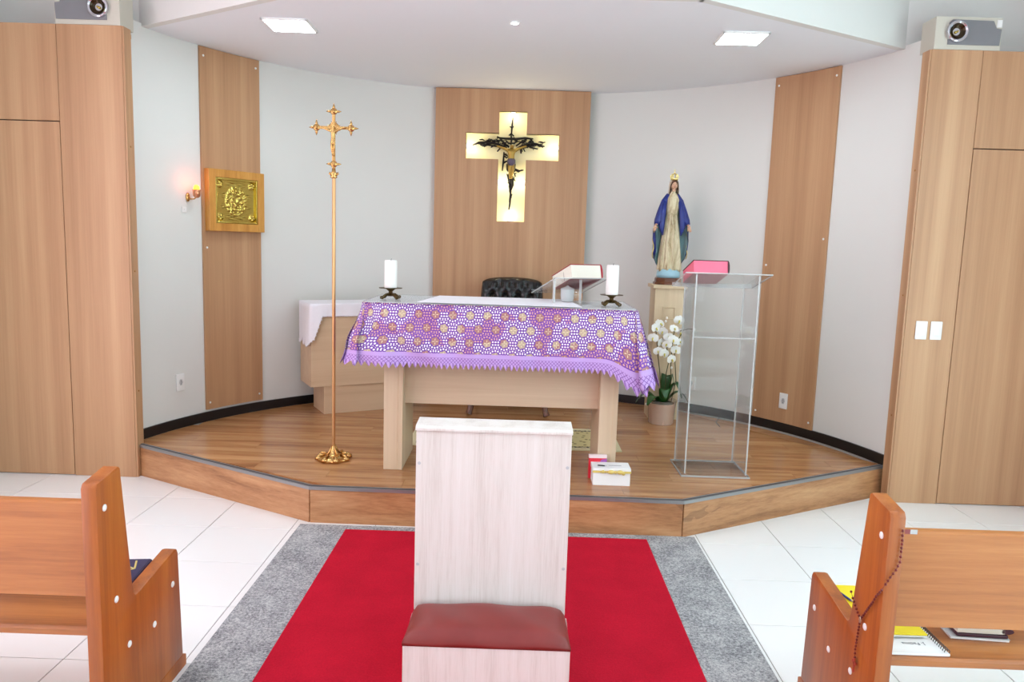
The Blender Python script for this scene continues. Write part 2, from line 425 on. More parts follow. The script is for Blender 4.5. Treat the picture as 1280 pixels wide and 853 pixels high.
# floor: grout bed + single glazed tiles
b = MB(); b.box(-NX, NX, NB, 6.9, -0.10, -0.004)
floor = struct(b.build('floor', 'grout'), 'white glazed tile floor of the nave with thin grey joints', 'floor')
PXT, PYT = 0.4350, 0.4335
b = MB(); b.box(-PXT / 2 + .0018, PXT / 2 - .0018, -PYT / 2 + .0018, PYT / 2 - .0018, -0.004, 0.0)
t0 = b.build('floor_tile', 'tile', floor, bevel=0.0008, seg=1); tile_me = t0.data; first = True
for i in range(-12, 11):
    for j in range(-16, 6):
        x = 1.435 + (i - 0.5) * PXT - 3 * PXT + PXT; y = 3.0145 + (j - 0.5) * PYT
        if y < NB + 0.2 or y > 4.9: continue
        if y > 4.25 and abs(x) < 1.2 or y > 4.75 and abs(x) < 2.0: continue
        if abs(x) - PXT / 2 > NX - .02: continue
        if first: t0.location = (x, y, 0); first = False
        else: piece(tile_me, 'floor_tile', floor, (x, y, 0))

# sanctuary wall and its black skirting
A0, A1 = math.radians(11.6), math.radians(168.4)
def arc_slab(a0, a1, n, r0, r1, z0, z1):
    b = MB(); p0 = arc(a0, a1, n, r0); p1 = arc(a0, a1, n, r1)
    ring = [[(x, y, z0) for x, y in p0], [(x, y, z1) for x, y in p0], [(x, y, z1) for x, y in p1], [(x, y, z0) for x, y in p1], [(x, y, z0) for x, y in p0]]
    b.grid(ring); n0 = n + 1
    b.f += [(0, n0, 2 * n0, 3 * n0), (n0 - 1, 4 * n0 - 1, 3 * n0 - 1, 2 * n0 - 1)]; b.mi += [0, 0]
    return b
struct(arc_slab(A0, A1, 72, AR, AR + 0.08, 0.0, ZC + 0.02).build('wall_apse', 'wall', smooth=True), 'white curved wall behind the altar', 'wall')
struct(arc_slab(A0 + .012, A1 - .012, 72, AR - 0.014, AR - 0.001, ZP, ZP + 0.068).build('baseboard_apse', 'black_base', smooth=True), 'black skirting along the foot of the curved wall', 'baseboard')

# platform: core, planks, risers, metal nosings
FRONT = [(-2.40, 4.72), (-1.10, 4.0), (0.915, 3.965), (2.385, 4.80)]
outline = FRONT + arc(math.asin((4.80 - AY) / AR) + .01, PI - math.asin((4.72 - AY) / AR) - .01, 40, AR - 0.004)
def inset(poly, d):
    out = []
    for (x, y) in poly:
        dx_, dy_ = x - AX, y - 5.2; L = math.hypot(dx_, dy_); out.append((x - dx_ / L * d, y - dy_ / L * d))
    return out
b = MB(); b.prism(inset(outline, 0.02), 0.0, ZP - 0.012)
plat = struct(b.build('platform', 'riser'), 'raised timber platform in front of the curved wall', 'platform')
def clip(poly, cl):
    out = poly; n = len(cl)
    for i in range(n):
        (ax, ay), (bx, by) = cl[i], cl[(i + 1) % n]; inp = out; out = []
        if not inp: return []
        side = lambda p: (bx - ax) * (p[1] - ay) - (by - ay) * (p[0] - ax)
        for k in range(len(inp)):
            p, q = inp[k], inp[(k + 1) % len(inp)]; sp, sq = side(p), side(q)
            if sp >= 0: out.append(p)
            if (sp >= 0) != (sq >= 0):
                t = sp / (sp - sq); out.append((p[0] + t * (q[0] - p[0]), p[1] + t * (q[1] - p[1])))
    return out
hull = inset(outline, 0.012); PW, PL = 0.135, 1.22; y = 3.90; row = 0
while y < 6.75:
    x = -2.6 - PL * ((row * 0.37) % 1)
    while x < 2.5:
        g = 0.0006; q = clip([(x + g, y + g), (x + PL - g, y + g), (x + PL - g, y + PW - g), (x + g, y + PW - g)], hull)
        if len(q) > 2:
            cx_ = sum(p[0] for p in q) / len(q); cy_ = sum(p[1] for p in q) / len(q)
            ar = abs(sum(q[i][0] * q[(i + 1) % len(q)][1] - q[(i + 1) % len(q)][0] * q[i][1] for i in range(len(q)))) / 2
            if ar > 0.0015:
                b = MB(); b.prism([(p[0] - cx_, p[1] - cy_) for p in q], -0.010, 0.0); b.build('floor_plank', 'plank', plat, loc=(cx_, cy_, ZP))
        x += PL
    y += PW; row += 1
for i in range(3):
    (x0, y0), (x1, y1) = FRONT[i], FRONT[i + 1]; L = math.hypot(x1 - x0, y1 - y0); a = math.atan2(y1 - y0, x1 - x0)
    rows = [(0.0, ZP - 0.014)]
    for (za, zb) in rows:
        b = MB(); b.box(0.001, L - 0.001, -0.010, 0.012, za, zb); b.build('riser_board', 'riser', plat, loc=(x0, y0, 0), rz=a, bevel=.001, seg=1)
    b = MB(); b.box(-.004, L + .004, -0.014, 0.022, ZP - 0.014, ZP + 0.003); b.box(0, L, -0.006, 0.012, ZP + .003, ZP + 0.0042, mat=1)
    b.build('step_nosing', ['nosing', 'nosing_dark'], plat, loc=(x0, y0, 0), rz=a)

# ceilings, fascia and nave shell
FAS = [(-2.42, 4.95), (-1.10, 4.10), (0.90, 4.10), (2.34, 4.95)]
cp = [(-2.44, 4.972), (-1.097, 4.108), (0.897, 4.108), (2.40, 5.002)] + arc(math.radians(18), math.radians(162), 40, AR + 0.05)
b = MB(); b.prism(cp, ZC + .0005, ZC + 0.04); struct(b.build('ceiling_apse', 'ceiling'), 'low white ceiling over the platform', 'ceiling')
for i, nm in enumerate(('left', 'center', 'right')):
    (x0, y0), (x1, y1) = FAS[i], FAS[i + 1]; L = math.hypot(x1 - x0, y1 - y0); a = math.atan2(y1 - y0, x1 - x0)
    z0 = ZC
    b = MB(); b.box(0, L, 0, 0.05, z0, ZN); struct(b.build('wall_fascia_' + nm, 'wall', loc=(x0, y0, 0), rz=a), {'left': 'slanted white ceiling step at the left front of the platform', 'center': 'white ceiling step across the middle above the altar', 'right': 'slanted white ceiling step at the right front of the platform'}[nm], 'wall')
for sg, nm, xi in ((-1, 'left', 2.42), (1, 'right', 2.34)):
    b = MB(); b.box(*sorted((sg * xi, sg * NX)), 4.95, 5.0, ZC, ZN); b.box(*sorted((sg * 2.46, sg * NX)), 4.95, 5.0, ZT - .03, ZC)
    struct(b.build('wall_upper_' + nm, 'wall'), 'white wall showing above the timber partition on the ' + nm, 'wall')
b = MB(); b.box(-NX - .1, NX + .1, NB - .1, 6.9, ZN, ZN + 0.08); struct(b.build('ceiling', 'ceiling'), 'higher white ceiling of the nave', 'ceiling')
b = MB(); b.box(-NX, NX, NB - 0.1, NB, 0, ZN); struct(b.build('wall_back', 'wall'), 'white wall at the back of the nave', 'wall')
b = MB(); b.box(-NX, NX, 6.82, 6.9, 0, ZN); struct(b.build('wall_outer', 'wall'), 'outer wall behind the curved wall', 'wall')
def side_wall(sgn, nm, mat):
    x0, x1 = (-NX - 0.1, -NX) if sgn < 0 else (NX, NX + 0.1)
    ws = [(-1.5, -0.2), (0.3, 1.6), (2.1, 3.4)]; z0, z1 = 0.20, 2.80
    b = MB(); b.box(x0, x1, NB, 6.9, 0, z0); b.box(x0, x1, NB, 6.9, z1, ZN)
    ys = [NB] + [v for w in ws for v in w] + [6.9]
    for k in range(0, len(ys), 2): b.box(x0, x1, ys[k], ys[k + 1], z0, z1)
    struct(b.build('wall_' + nm, 'wall'), 'white nave wall on the %s side with frosted windows' % nm, 'wall')
    for k, (ya, yb) in enumerate(ws):  # glowing panes out of view, added to light the room
        w = bpy.data.objects.new('window_%d' % (k + 1 + (3 if sgn > 0 else 0)), None); COL.objects.link(w); w.location = (sgn * (NX + .04), (ya + yb) / 2, z0)
        struct(w, 'frosted nave window on the %s side wall, number %d from the back' % (nm, k + 1), 'window')
        h = (yb - ya) / 2; H_ = z1 - z0
        b = MB(); b.box(-.01, .01, -h + .03, h - .03, .03, H_ - .03); b.build('pane', mat, w)
        b = MB()
        for (a0_, a1_, c0, c1) in ((-h, -h + .04, 0, H_), (h - .04, h, 0, H_), (-h, h, 0, .04), (-h, h, H_ - .04, H_), (-.02, .02, 0, H_)): b.box(-.03, .03, a0_, a1_, c0, c1)
        b.build('window_frame', 'plastic', w)
side_wall(-1, 'left', 'win_l'); side_wall(1, 'right', 'win_r')
w = bpy.data.objects.new('window_7', None); COL.objects.link(w); w.location = (1.55, NB + .02, 0.6); struct(w, 'wide frosted window in the back wall of the nave', 'window')
b = MB(); b.box(-1.6, 1.6, -.01, .01, .03, 1.77); b.build('pane', 'win_b', w)  # glowing pane added behind, set right to light that pew's back
b = MB()
for (a0_, a1_, c0, c1) in ((-1.64, -1.6, 0, 1.8), (1.6, 1.64, 0, 1.8), (-1.6, 1.6, 0, .04), (-1.6, 1.6, 1.76, 1.8), (-.02, .02, 0, 1.8)): b.box(a0_, a1_, -.03, .03, c0, c1)
b.build('window_frame', 'plastic', w)

# timber partitions with flush doors
def partition(s, nm, xe, xd, doorname):
    """s=-1 left, +1 right; xe inner edge, xd door edge"""
    root = bpy.data.objects.new('wall_partition_' + nm, None); COL.objects.link(root); root.location = (0, 4.66, 0)
    struct(root, 'beech timber partition beside the platform on the %s' % nm, 'wall')
    lo = lambda a, c: (min(a, c), max(a, c))
    g = 0.0025
    b = MB(); b.box(*lo(xe, xd - s * g), 0, .022, 0.0, ZT); b.build('panel', 'laminate', root, bevel=.0015, seg=1)
    b = MB(); b.box(*lo(xd, s * NX - s * .002), 0, .022, 2.185, ZT); b.build('panel', 'laminate', root, bevel=.0015, seg=1)
    b = MB(); b.box(*lo(xe + s * .004, s * NX - s * .002), .024, .07, 0, ZT - .004); b.build('backing_board', 'black_base', root)
    b = MB(); b.box(*lo(xe - s * .012, xe - s * .001), .002, .085, 0.0, ZT - .002); b.build('edge_board', 'laminate', root, bevel=.001, seg=1)
    b = MB(); b.box(*lo(xe + s * .04, s * NX - s * .002), .07, .289, ZT - .03, ZT - .004); b.build('top_board', 'laminate', root)
    for z in (0.55, 1.3, 2.05):
        b = MB(); b.lathe([(.006, 0), (.006, .002), (.003, .003)], 8, (xe - s * .012, .04, z), RY(-s * PI / 2)); b.build('screw', 'brass', root)
    d = bpy.data.objects.new(doorname, None); COL.objects.link(d); d.location = (0, 4.66, 0)
    struct(d, 'flush beech door in the timber partition on the %s' % nm, 'door')
    b = MB(); b.box(*lo(xd + s * .002, s * NX - s * .002), 0.001, .022, 0.004, 2.179); b.build('leaf', 'laminate', d, bevel=.0015, seg=1)
partition(-1, 'left', -2.385, -2.775, 'door_1'); partition(1, 'right', 2.36, 2.66, 'door_2')

# nave runner carpets
b = MB(); b.box(-1.142, 0.983, NB + .3, 3.955, 0.0, 0.005); tag(b.build('grey_carpet', 'grey_carpet'), 'speckled grey carpet runner laid on the tiles beneath the red one', 'carpet')
b = MB(); b.box(-0.882, 0.716, NB + .35, 3.882, 0.005, 0.013); tag(b.build('red_carpet', 'red_carpet', bevel=.003), 'red carpet runner down the aisle to the platform', 'carpet')

# ------------------------------------------------------------------ timber panels on the curved wall
def ang(x, y): return math.atan2(y - AY, x - AX)
def strip_panel(p, q, z0, z1, label):
    a0, a1 = ang(*q), ang(*p)
    if a0 > a1: a0, a1 = a1, a0
    root = thing('timber_panel', label, 'panel', (AX + (AR - .01) * math.cos((a0 + a1) / 2), AY + (AR - .01) * math.sin((a0 + a1) / 2), z0))
    L = Vector(root.location)
    b = arc_slab(a0, a1, 10, AR - 0.017, AR - 0.002, z0, z1); b.v = [tuple(Vector(v) - L) for v in b.v]
    b.build('board', 'laminate', root, smooth=True)
    for a, z in ((a0 + .012, z0 + .05), (a1 - .012, z0 + .05), (a0 + .012, z1 - .06), (a1 - .012, z1 - .06), (a0 + .012, (z0 + z1) / 2 + .1), (a1 - .012, (z0 + z1) / 2 - .1)):
        mx = T(AX + (AR - .017) * math.cos(a), AY + (AR - .017) * math.sin(a), z) @ RZ(a) @ RY(-PI / 2)
        b = MB(); b.lathe([(.008, 0), (.008, .003), (.004, .005)], 8, mx=T(*(-L)) @ mx); b.build('screw_cap', 'plastic', root, smooth=True)
    return root
strip_panel((-2.232, 5.368), (-1.968, 5.785), 0.285, 2.806, 'tall narrow timber panel on the curved wall behind the gold tabernacle')
strip_panel((1.852, 5.852), (2.150, 5.412), 0.268, 2.806, 'tall narrow timber panel on the curved wall behind the clear lectern')

# centre panel with cross-shaped lit niche
PY = 6.56
pan = thing('niche_panel', 'wide timber panel behind the altar with a lit cross-shaped niche', 'panel', (-0.10, PY, ZP))
X0, X1, Z0, Z1 = -0.745 + .10, 0.545 + .10, 0.0, 2.806 - ZP
cA, cB, aL, aR = -0.212 + .10, 0.021 + .10, -0.487 + .10, 0.294 + .10          # stem and arm extents
zb, zl, zh, zt = 1.722 - ZP, 2.236 - ZP, 2.450 - ZP, 2.630 - ZP
b = MB()
for (xa, xb, za, zz) in ((X0, X1, Z0, zb), (X0, cA, zb, zl), (cB, X1, zb, zl), (X0, aL, zl, zh), (aR, X1, zl, zh), (X0, cA, zh, zt), (cB, X1, zh, zt), (X0, X1, zt, Z1)): b.box(xa, xb, 0, .045, za, zz)
b.build('board', 'laminate', pan)
cross = [(cA, zb), (cB, zb), (cB, zl), (aR, zl), (aR, zh), (cB, zh), (cB, zt), (cA, zt), (cA, zh), (aL, zh), (aL, zl), (cA, zl)]
D = 0.095; b = MB(); n = len(cross)
vs = [(x, 0.0005, z) for x, z in cross] + [(x, D, z) for x, z in cross]
b.add(vs, [(i, (i + 1) % n, n + (i + 1) % n, n + i) for i in range(n)] + [tuple(range(n, 2 * n))])
niche = b.build('cross_niche', 'niche', pan, recalc=False)
def niche_spot(x, z, dx_, dz_):
    mx = T(x, D * .45, z) @ (RY(math.atan2(dx_, dz_)))
    b = MB(); b.lathe([(.024, 0), (.024, .006), (.019, .008)], 12, mx=mx); b.build('spot_ring', 'chrome', niche, smooth=True)
    b = MB(); b.lathe([(.017, 0.008), (.016, .010), (.008, .0115)], 12, mx=mx); b.build('spot_lens', 'spot_glow', niche, smooth=True)
    ld = bpy.data.lights.new('niche_light', 'POINT'); ld.energy = 0.75; ld.color = (1, .93, .70); ld.shadow_soft_size = .02
    lo = bpy.data.objects.new('niche_light', ld); COL.objects.link(lo); lo.parent = pan; lo.location = (x + dx_ * .035, D * .12, z + dz_ * .035)
niche_spot((cA + cB) / 2, zt, 0, -1); niche_spot(aL, (zl + zh) / 2, 1, 0); niche_spot(aR, (zl + zh) / 2, -1, 0); niche_spot((cA + cB) / 2, zb + .002, 0, 1); niche_spot(cA, zb + .33, 1, 0); niche_spot(cB, zb + .33, -1, 0)  # last pair, on the stem sides, is added to even the niche light

# ------------------------------------------------------------------ ceiling lights
def led_panel(x, y, z, w, label, group=None, rz=0, mat='led'):
    r = thing('ceiling_light', label, 'ceiling light', (x, y, z), rz, group)
    b = MB(); h = w / 2
    for (a0_, a1_, c0, c1) in ((-h, h, -h, -h + .012), (-h, h, h - .012, h), (-h, -h + .012, -h, h), (h - .012, h, -h, h)): b.box(a0_, a1_, c0, c1, -.012, -.0005)
    b.build('frame', 'plastic', r)
    b = MB(); b.box(-h + .012, h - .012, -h + .012, h - .012, -.009, -.001); b.build('diffuser', mat, r)
led_panel(-1.435, 4.80, ZC, 0.275, 'square lit ceiling panel above the left of the platform', rz=.03, mat='led_apse')
led_panel(1.285, 4.80, ZC, 0.275, 'square lit ceiling panel above the right of the platform', rz=-.03, mat='led_apse')
for (x, y, wh) in [(-1.8, 2.6, 'front row, left of the aisle'), (1.8, 2.6, 'front row, right of the aisle'), (-1.8, 0.6, 'middle row, left of the aisle'), (1.8, 0.6, 'middle row, right of the aisle'), (-1.8, -1.8, 'back row, left of the aisle'), (1.8, -1.8, 'back row, right of the aisle')]:
    led_panel(x, y, ZN, 0.6, 'large square lit nave ceiling panel, ' + wh, 'nave ceiling panels')  # panels out of view, added as soft light over the nave
r = thing('spot_light', 'small round recessed spotlight in the middle of the low ceiling', 'ceiling light', (-0.075, 4.62, ZC))
b = MB(); b.lathe([(.030, -.001), (.030, -.006), (.022, -.006), (.020, -.001)], 20); b.build('ring', 'plastic', r, smooth=True)
b = MB(); b.lathe([(.019, -.001), (.019, -.005), (.010, -.007)], 16); b.build('lens', 'led_apse', r, smooth=True)

# pixel of the photograph -> point on a known plane
def ray(u, v): return ROT @ Vector(((u - CX) / F_PX, (v - CY) / F_PX, 1.0))
def on_z(u, v, z): r = ray(u, v); return Vector((0, 0, EYE)) + r * ((z - EYE) / r.z)
def on_y(u, v, y): r = ray(u, v); return Vector((0, 0, EYE)) + r * (y / r.y)
def on_x(u, v, x): r = ray(u, v); return Vector((0, 0, EYE)) + r * (x / r.x)
def gauss(x, s): return math.exp(-(x / s) ** 2)

# ------------------------------------------------------------------ PRIE-DIEU in the aisle
r = thing('kneeler', 'whitewashed wooden prie-dieu with maroon kneeling cushion on the red carpet', 'kneeler', (-0.073, 2.66, 0.013))
W = 0.278
b = MB(); b.box(-W, W, 0, .020, 0, .866); b.build('back_panel', 'white_wood', r, bevel=.002)
b = MB(); b.prism([(-.012, .862), (-.012, .872), (-.004, .880), (.10, .886), (.10, .867)], -W - .002, W + .002, 'x'); b.build('top_ledge', 'white_wood', r, bevel=.002)
for s in (-1, 1):
    b = MB(); b.prism([(.021, 0), (.20, 0), (.105, .878), (.021, .864)], s * W, s * (W - .02), 'x'); b.build('side_board', 'white_wood', r, bevel=.002)
b = MB(); b.box(-W - .006, W + .006, -.232, -.212, 0, .170); b.build('front_board', 'white_wood', r, bevel=.002)
for s in (-1, 1):
    b = MB(); b.box(*sorted((s * (W + .006), s * (W - .014))), -.212, -.001, 0, .170); b.build('kneeler_side', 'white_wood', r, bevel=.001)
rows = []; NXc, NYc = 28, 14
for j in range(NYc + 1):
    row = []
    for i in range(NXc + 1):
        u = i / NXc * 2 - 1; v = j / NYc * 2 - 1
        e = (1 - abs(u) ** 9) * (1 - abs(v) ** 7); e = max(e, 0) ** .5
        x = u * (W + .008 + .004 * e) * (1 - .03 * (v + 1) / 2); y = -.118 + v * .117
        z = .182 + .046 * e + .012 * (1 - v * v) * (1 - u * u) + .003 * math.sin(7 * u + 3 * v)
        row.append((x, y, z))
    rows.append(row)
b = MB(); b.grid(rows); n = NXc + 1; m = NYc + 1
edge = [i for i in range(n)] + [k * n + n - 1 for k in range(1, m)] + [(m - 1) * n + i for i in range(n - 2, -1, -1)] + [k * n for k in range(m - 2, 0, -1)]
base = len(b.v); b.v += [(b.v[i][0], b.v[i][1], .171) for i in edge]
for k in range(len(edge)):
    k2 = (k + 1) % len(edge); b.f.append((edge[k], base + k, base + k2, edge[k2])); b.mi.append(0)
b.f.append(tuple(range(base, base + len(edge)))); b.mi.append(0)
b.build('cushion', 'vinyl', r, smooth='full')
for s in (-1, 1):
    for z in (.36, .74):
        b = MB(); b.lathe([(.006, 0), (.006, .0015), (.003, .002)], 8, (s * (W - .012), -.0002, z), RX(PI / 2)); b.build('screw_cap', 'plastic_slot', r)

# ------------------------------------------------------------------ PEWS
def pew(s, loc, label, length):
    """s=-1: the pew runs to the left of its aisle end; s=+1: to the right"""
    r = thing('pew', label, 'pew', loc, group='pews of the front row')
    prof = [(.000, .05), (.000, .35), (-.002, .830), (.006, .845), (.118, .862), (.130, .855), (.178, .47), (.186, .437), (.196, .427), (.212, .428), (.465, .462), (.482, .457), (.490, .44), (.510, .05)]
    foot = [(-.025, 0), (-.025, .04), (.0, .052), (.51, .052), (.535, .04), (.535, 0)]
    for x in (0.0, length - .045):
        xs = sorted((s * x, s * (x + .045)))
        b = MB(); b.prism(prof, *xs, 'x'); o = b.build('end_panel', 'pew', r, bevel=.006, smooth=True)
        b = MB(); b.prism(foot, *xs, 'x'); b.build('foot', 'pew', r, bevel=.004)
    b = MB(); xs = sorted((s * .046, s * (length - .046)))
    b.prism([(.052, .487), (.082, .487), (.076, .772), (.070, .778), (.046, .778), (.040, .772)], *xs, 'x'); b.build('backrest', 'pew_x', r, bevel=.004)
    b = MB(); b.prism([(.040, .372), (.475, .372), (.480, .384), (.475, .400), (.044, .400), (.037, .392)], *xs, 'x'); b.build('seat', 'pew_x', r, bevel=.004)
    b = MB(); b.box(*sorted((s * .6, s * (length - .6))), .2, .235, .12, .2); b.build('stretcher', 'pew_x', r, bevel=.003)
    if s < 0:
        b = MB(); b.box(*sorted((s * .0465, s * .066)), .075, .13, .401, .49); b.build('cleat', 'pew', r, bevel=.002)
    for (y, z) in ((.035, .765), (.080, .468), (.145, .292), (.440, .347), (.305, .272)):
        b = MB(); b.lathe([(.0105, 0), (.0105, .002), (.007, .004), (.001, .0045)], 12, (-s * .0002, y, z), RY(-s * PI / 2)); b.build('bolt_cap', 'plastic', r, smooth=True)
    return r
pew(-1, (-1.16, 2.045, 0), 'varnished orange wooden pew end and backrest on the left of the aisle', 2.10)
pew(1, (1.04, 2.035, 0), 'varnished orange wooden pew on the right of the aisle, hung with a rosary', 2.20)

# ------------------------------------------------------------------ ALTAR
ax = -0.0865; r = thing('altar', 'pale maple altar table with slab legs standing on the platform', 'altar', (ax, 4.55, ZP))
for (xa, xb) in ((-.767, -.657), (.488, .594)):
    b = MB(); b.box(xa - ax, xb - ax, -.195, .25, 0, .945); b.build('leg', 'altar_wood', r, bevel=.002)
    b = MB(); b.box(xb - ax - .030, xb - ax - .026, -.1965, -.195, 0.002, .944); b.build('leg_joint', 'cab_wood', r)
b = MB(); b.box(-.657 - ax, .488 - ax, -.115, -.09, .385, .945); b.build('apron', 'altar_wood_x', r, bevel=.002)
b = MB(); b.box(-.657 - ax, .488 - ax, .12, .145, .385, .945); b.build('apron', 'altar_wood_x', r, bevel=.002)
b = MB(); b.box(-.864 - ax, .654 - ax, -.286, .286, .9455, .985); b.build('table_top', 'altar_wood_x', r, bevel=.002)

# violet cloth
TX0, TX1, TY0, TY1, TZ = -.876, .666, 4.252, 4.848, 1.187
cl = thing('altar_cloth', 'violet and gold brocade cloth with lilac lace hem draped over the altar', 'tablecloth', (ax, 4.55, ZP))
def perimeter():
    pts = []; cr = .02
    def line(p, q, nrm, n):
        for i in range(n): t = i / n; pts.append(((p[0] + (q[0] - p[0]) * t, p[1] + (q[1] - p[1]) * t), nrm, nrm))
    def corner(c, a0, a1, n=8):
        for i in range(n):
            a = a0 + (a1 - a0) * i / n; nn = (math.cos(a), math.sin(a)); pts.append(((c[0] + cr * nn[0], c[1] + cr * nn[1]), nn, nn))
    line((TX0, TY1 - cr), (TX0, TY0 + cr), (-1, 0), 28); corner((TX0 + cr, TY0 + cr), PI, 1.5 * PI)
    line((TX0 + cr, TY0), (TX1 - cr, TY0), (0, -1), 150); corner((TX1 - cr, TY0 + cr), 1.5 * PI, 2 * PI)
    line((TX1, TY0 + cr), (TX1, TY1 - cr), (1, 0), 28); corner((TX1 - cr, TY1 - cr), 0, .5 * PI)
    line((TX1 - cr, TY1), (TX0 + cr, TY1), (0, 1), 40); corner((TX0 + cr, TY1 - cr), .5 * PI, PI)
    return pts
per = perimeter(); NP = len(per); NV = 14; s_acc = [0.0]
def cloth_pt(i, d):
    """point hanging d metres below the table edge at perimeter sample i"""
    (x, y), n, _ = per[i]
    cFL = gauss(math.dist((x, y), (TX0, TY0)), .17); cFR = gauss(math.dist((x, y), (TX1, TY0)), .14)
    v = d / .28
    fl = .014 * v + .075 * cFL * v ** 1.15 + .085 * cFR * v ** 1.1
    front = 1 if n[1] < -.7 else .5
    left = max(0, min(1, (-.15 - x) / .5))
    fold = (.021 * left * math.sin((x * 22 - d * 24)) + .0045 * math.sin(x * 19 + 1.3) + .004 * math.sin(x * 43 - d * 9 + y * 20)) * min(1, v * 1.3) * front
    o = .003 + fl + fold + .004 * v
    drop = d * (1 + .26 * gauss(math.dist((x, y), (TX1 - .05, TY0)), .07) * v) - .01 * cFL * v
    nx_, ny_ = n
    if abs(nx_) < .01 and ny_ < 0: nx_ = .72 * (cFR - cFL); ny_ = -math.sqrt(1 - nx_ * nx_)
    elif abs(ny_) < .01: ny_ = -.72 * (cFR + cFL)
    return Vector((x + nx_ * o - ax, y + ny_ * o - 4.55, TZ - drop - ZP + .004 * (1 - v)))
for i in range(1, NP): s_acc.append(s_acc[-1] + (cloth_pt(i, .16) - cloth_pt(i - 1, .16)).length)
b = MB(); rows = []; uv = []
HANG = .272
for k in range(NV + 1):
    d = HANG * k / NV; rows.append([cloth_pt(i, d) for i in range(NP)]); uv += [(s_acc[i] + .02, d + .02) for i in range(NP)]
b.grid(rows, closed=True)
i0 = 28 + 4
top = [b.v[i] for i in range(NP)]
off = len(b.v); b.v += [(v[0], v[1], TZ - ZP + .004) for v in top]; uv += [(v[0], v[1]) for v in top]
b.f += [(i, (i + 1) % NP, off + (i + 1) % NP, off + i) for i in range(NP)] + [tuple(off + i for i in range(NP))]; b.mi += [0] * (NP + 1)
b.uv = uv; b.build('brocade', 'brocade', cl, smooth='full', recalc=False)
# lace hem: two woven rows, then pointed teeth
b = MB(); rows = []; uv = []
for k in range(5):
    d = HANG - .004 + .058 * k / 4; rows.append([cloth_pt(i, d) + Vector((0, 0, 0)) + Vector((per[i][1][0], per[i][1][1], 0)) * .0015 for i in range(NP)]); uv += [(s_acc[i], .058 * k / 4) for i in range(NP)]
b.grid(rows, closed=True)
L0 = 4 * NP
for i in range(0, NP - 2, 3):
    def P(j): return Vector(b.v[L0 + j % NP])
    tip = (cloth_pt((i + 1) % NP, HANG + .083) + cloth_pt((i + 2) % NP, HANG + .083)) / 2
    o = len(b.v); b.v.append(tuple(tip)); uv.append((s_acc[(i + 1) % NP], .062))
    b.f += [(L0 + i, L0 + i + 1, o), (L0 + i + 1, L0 + i + 2, o), (L0 + i + 2, L0 + (i + 3) % NP, o)]; b.mi += [0] * 3
b.uv = uv; b.build('lace_hem', 'lace', cl, smooth='full', recalc=False)

# linen, glass sheet and white corporal on top
b = MB(); b.box(-.868, .658, 4.262, 4.842, TZ + .0046, TZ + .0058); tag(b.build('linen_cloth', 'linen'), 'white linen spread under the glass on the altar top', 'tablecloth')
b = MB(); b.box(-.872, .662, 4.258, 4.846, TZ + .0068, TZ + .0118); tag(b.build('glass_sheet', 'glass_top', bevel=.001), 'clear glass sheet covering the altar top', 'glass sheet')
ZA = TZ + .012
b = MB(); b.prism([(-.57, 4.262), (.355, 4.262), (.30, 4.80), (-.50, 4.80)], ZA, ZA + .003)
tag(b.build('white_altar_cloth', 'linen'), 'white cloth lying across the middle of the altar glass', 'tablecloth')
ZB = ZA + .003

# candle holders and candles
def candlestick(x, y, lab, labc, hc):
    r = thing('candle_holder', 'low bronze candle holder with scrolled feet ' + lab, 'candle holder', (x, y, ZA), group='candle holders on the altar')
    b = MB(); b.lathe([(.020, .018), (.026, .022), (.014, .032), (.011, .045), (.018, .052), (.026, .058), (.028, .062)], 16); b.build('stem', 'bronze', r, smooth=True)
    b = MB(); b.lathe([(.026, .060), (.066, .0635), (.068, .067), (.064, .066), (.02, .064)], 24); b.build('drip_dish', 'bronze', r, smooth=True)
    for k in range(4):
        a = PI / 4 + k * PI / 2; c, s_ = math.cos(a), math.sin(a); pts = []
        for (q, z) in ((.012, .030), (.030, .028), (.046, .018), (.058, .006), (.068, .008), (.070, .016), (.062, .019), (.056, .014)): pts.append((q * c, q * s_, z))
        b = MB(); b.tube(pts, [.007, .008, .008, .006, .005, .005, .004, .003], 6); b.build('scroll_foot', 'bronze', r, smooth=True)
    cd = thing('candle', 'thick white pillar candle ' + labc, 'candle', (x, y, ZA + .0665), group='pillar candles on the altar')
    b = MB(); b.lathe([(.034, 0), (.036, .002), (.0355, hc - .004), (.033, hc), (.022, hc - .002), (.004, hc - .005)], 28); b.build('wax', 'wax', cd, smooth=True)
    b = MB(); b.tube([(0, 0, hc - .006), (.001, 0, hc + .004), (.003, .001, hc + .010)], .0012, 5); b.build('wick', 'black', cd)
candlestick(-.745, 4.42, 'at the left end of the altar', 'at the left end of the altar', .158)
candlestick(.535, 4.42, 'at the right end of the altar', 'at the right end beside the red missal', .170)

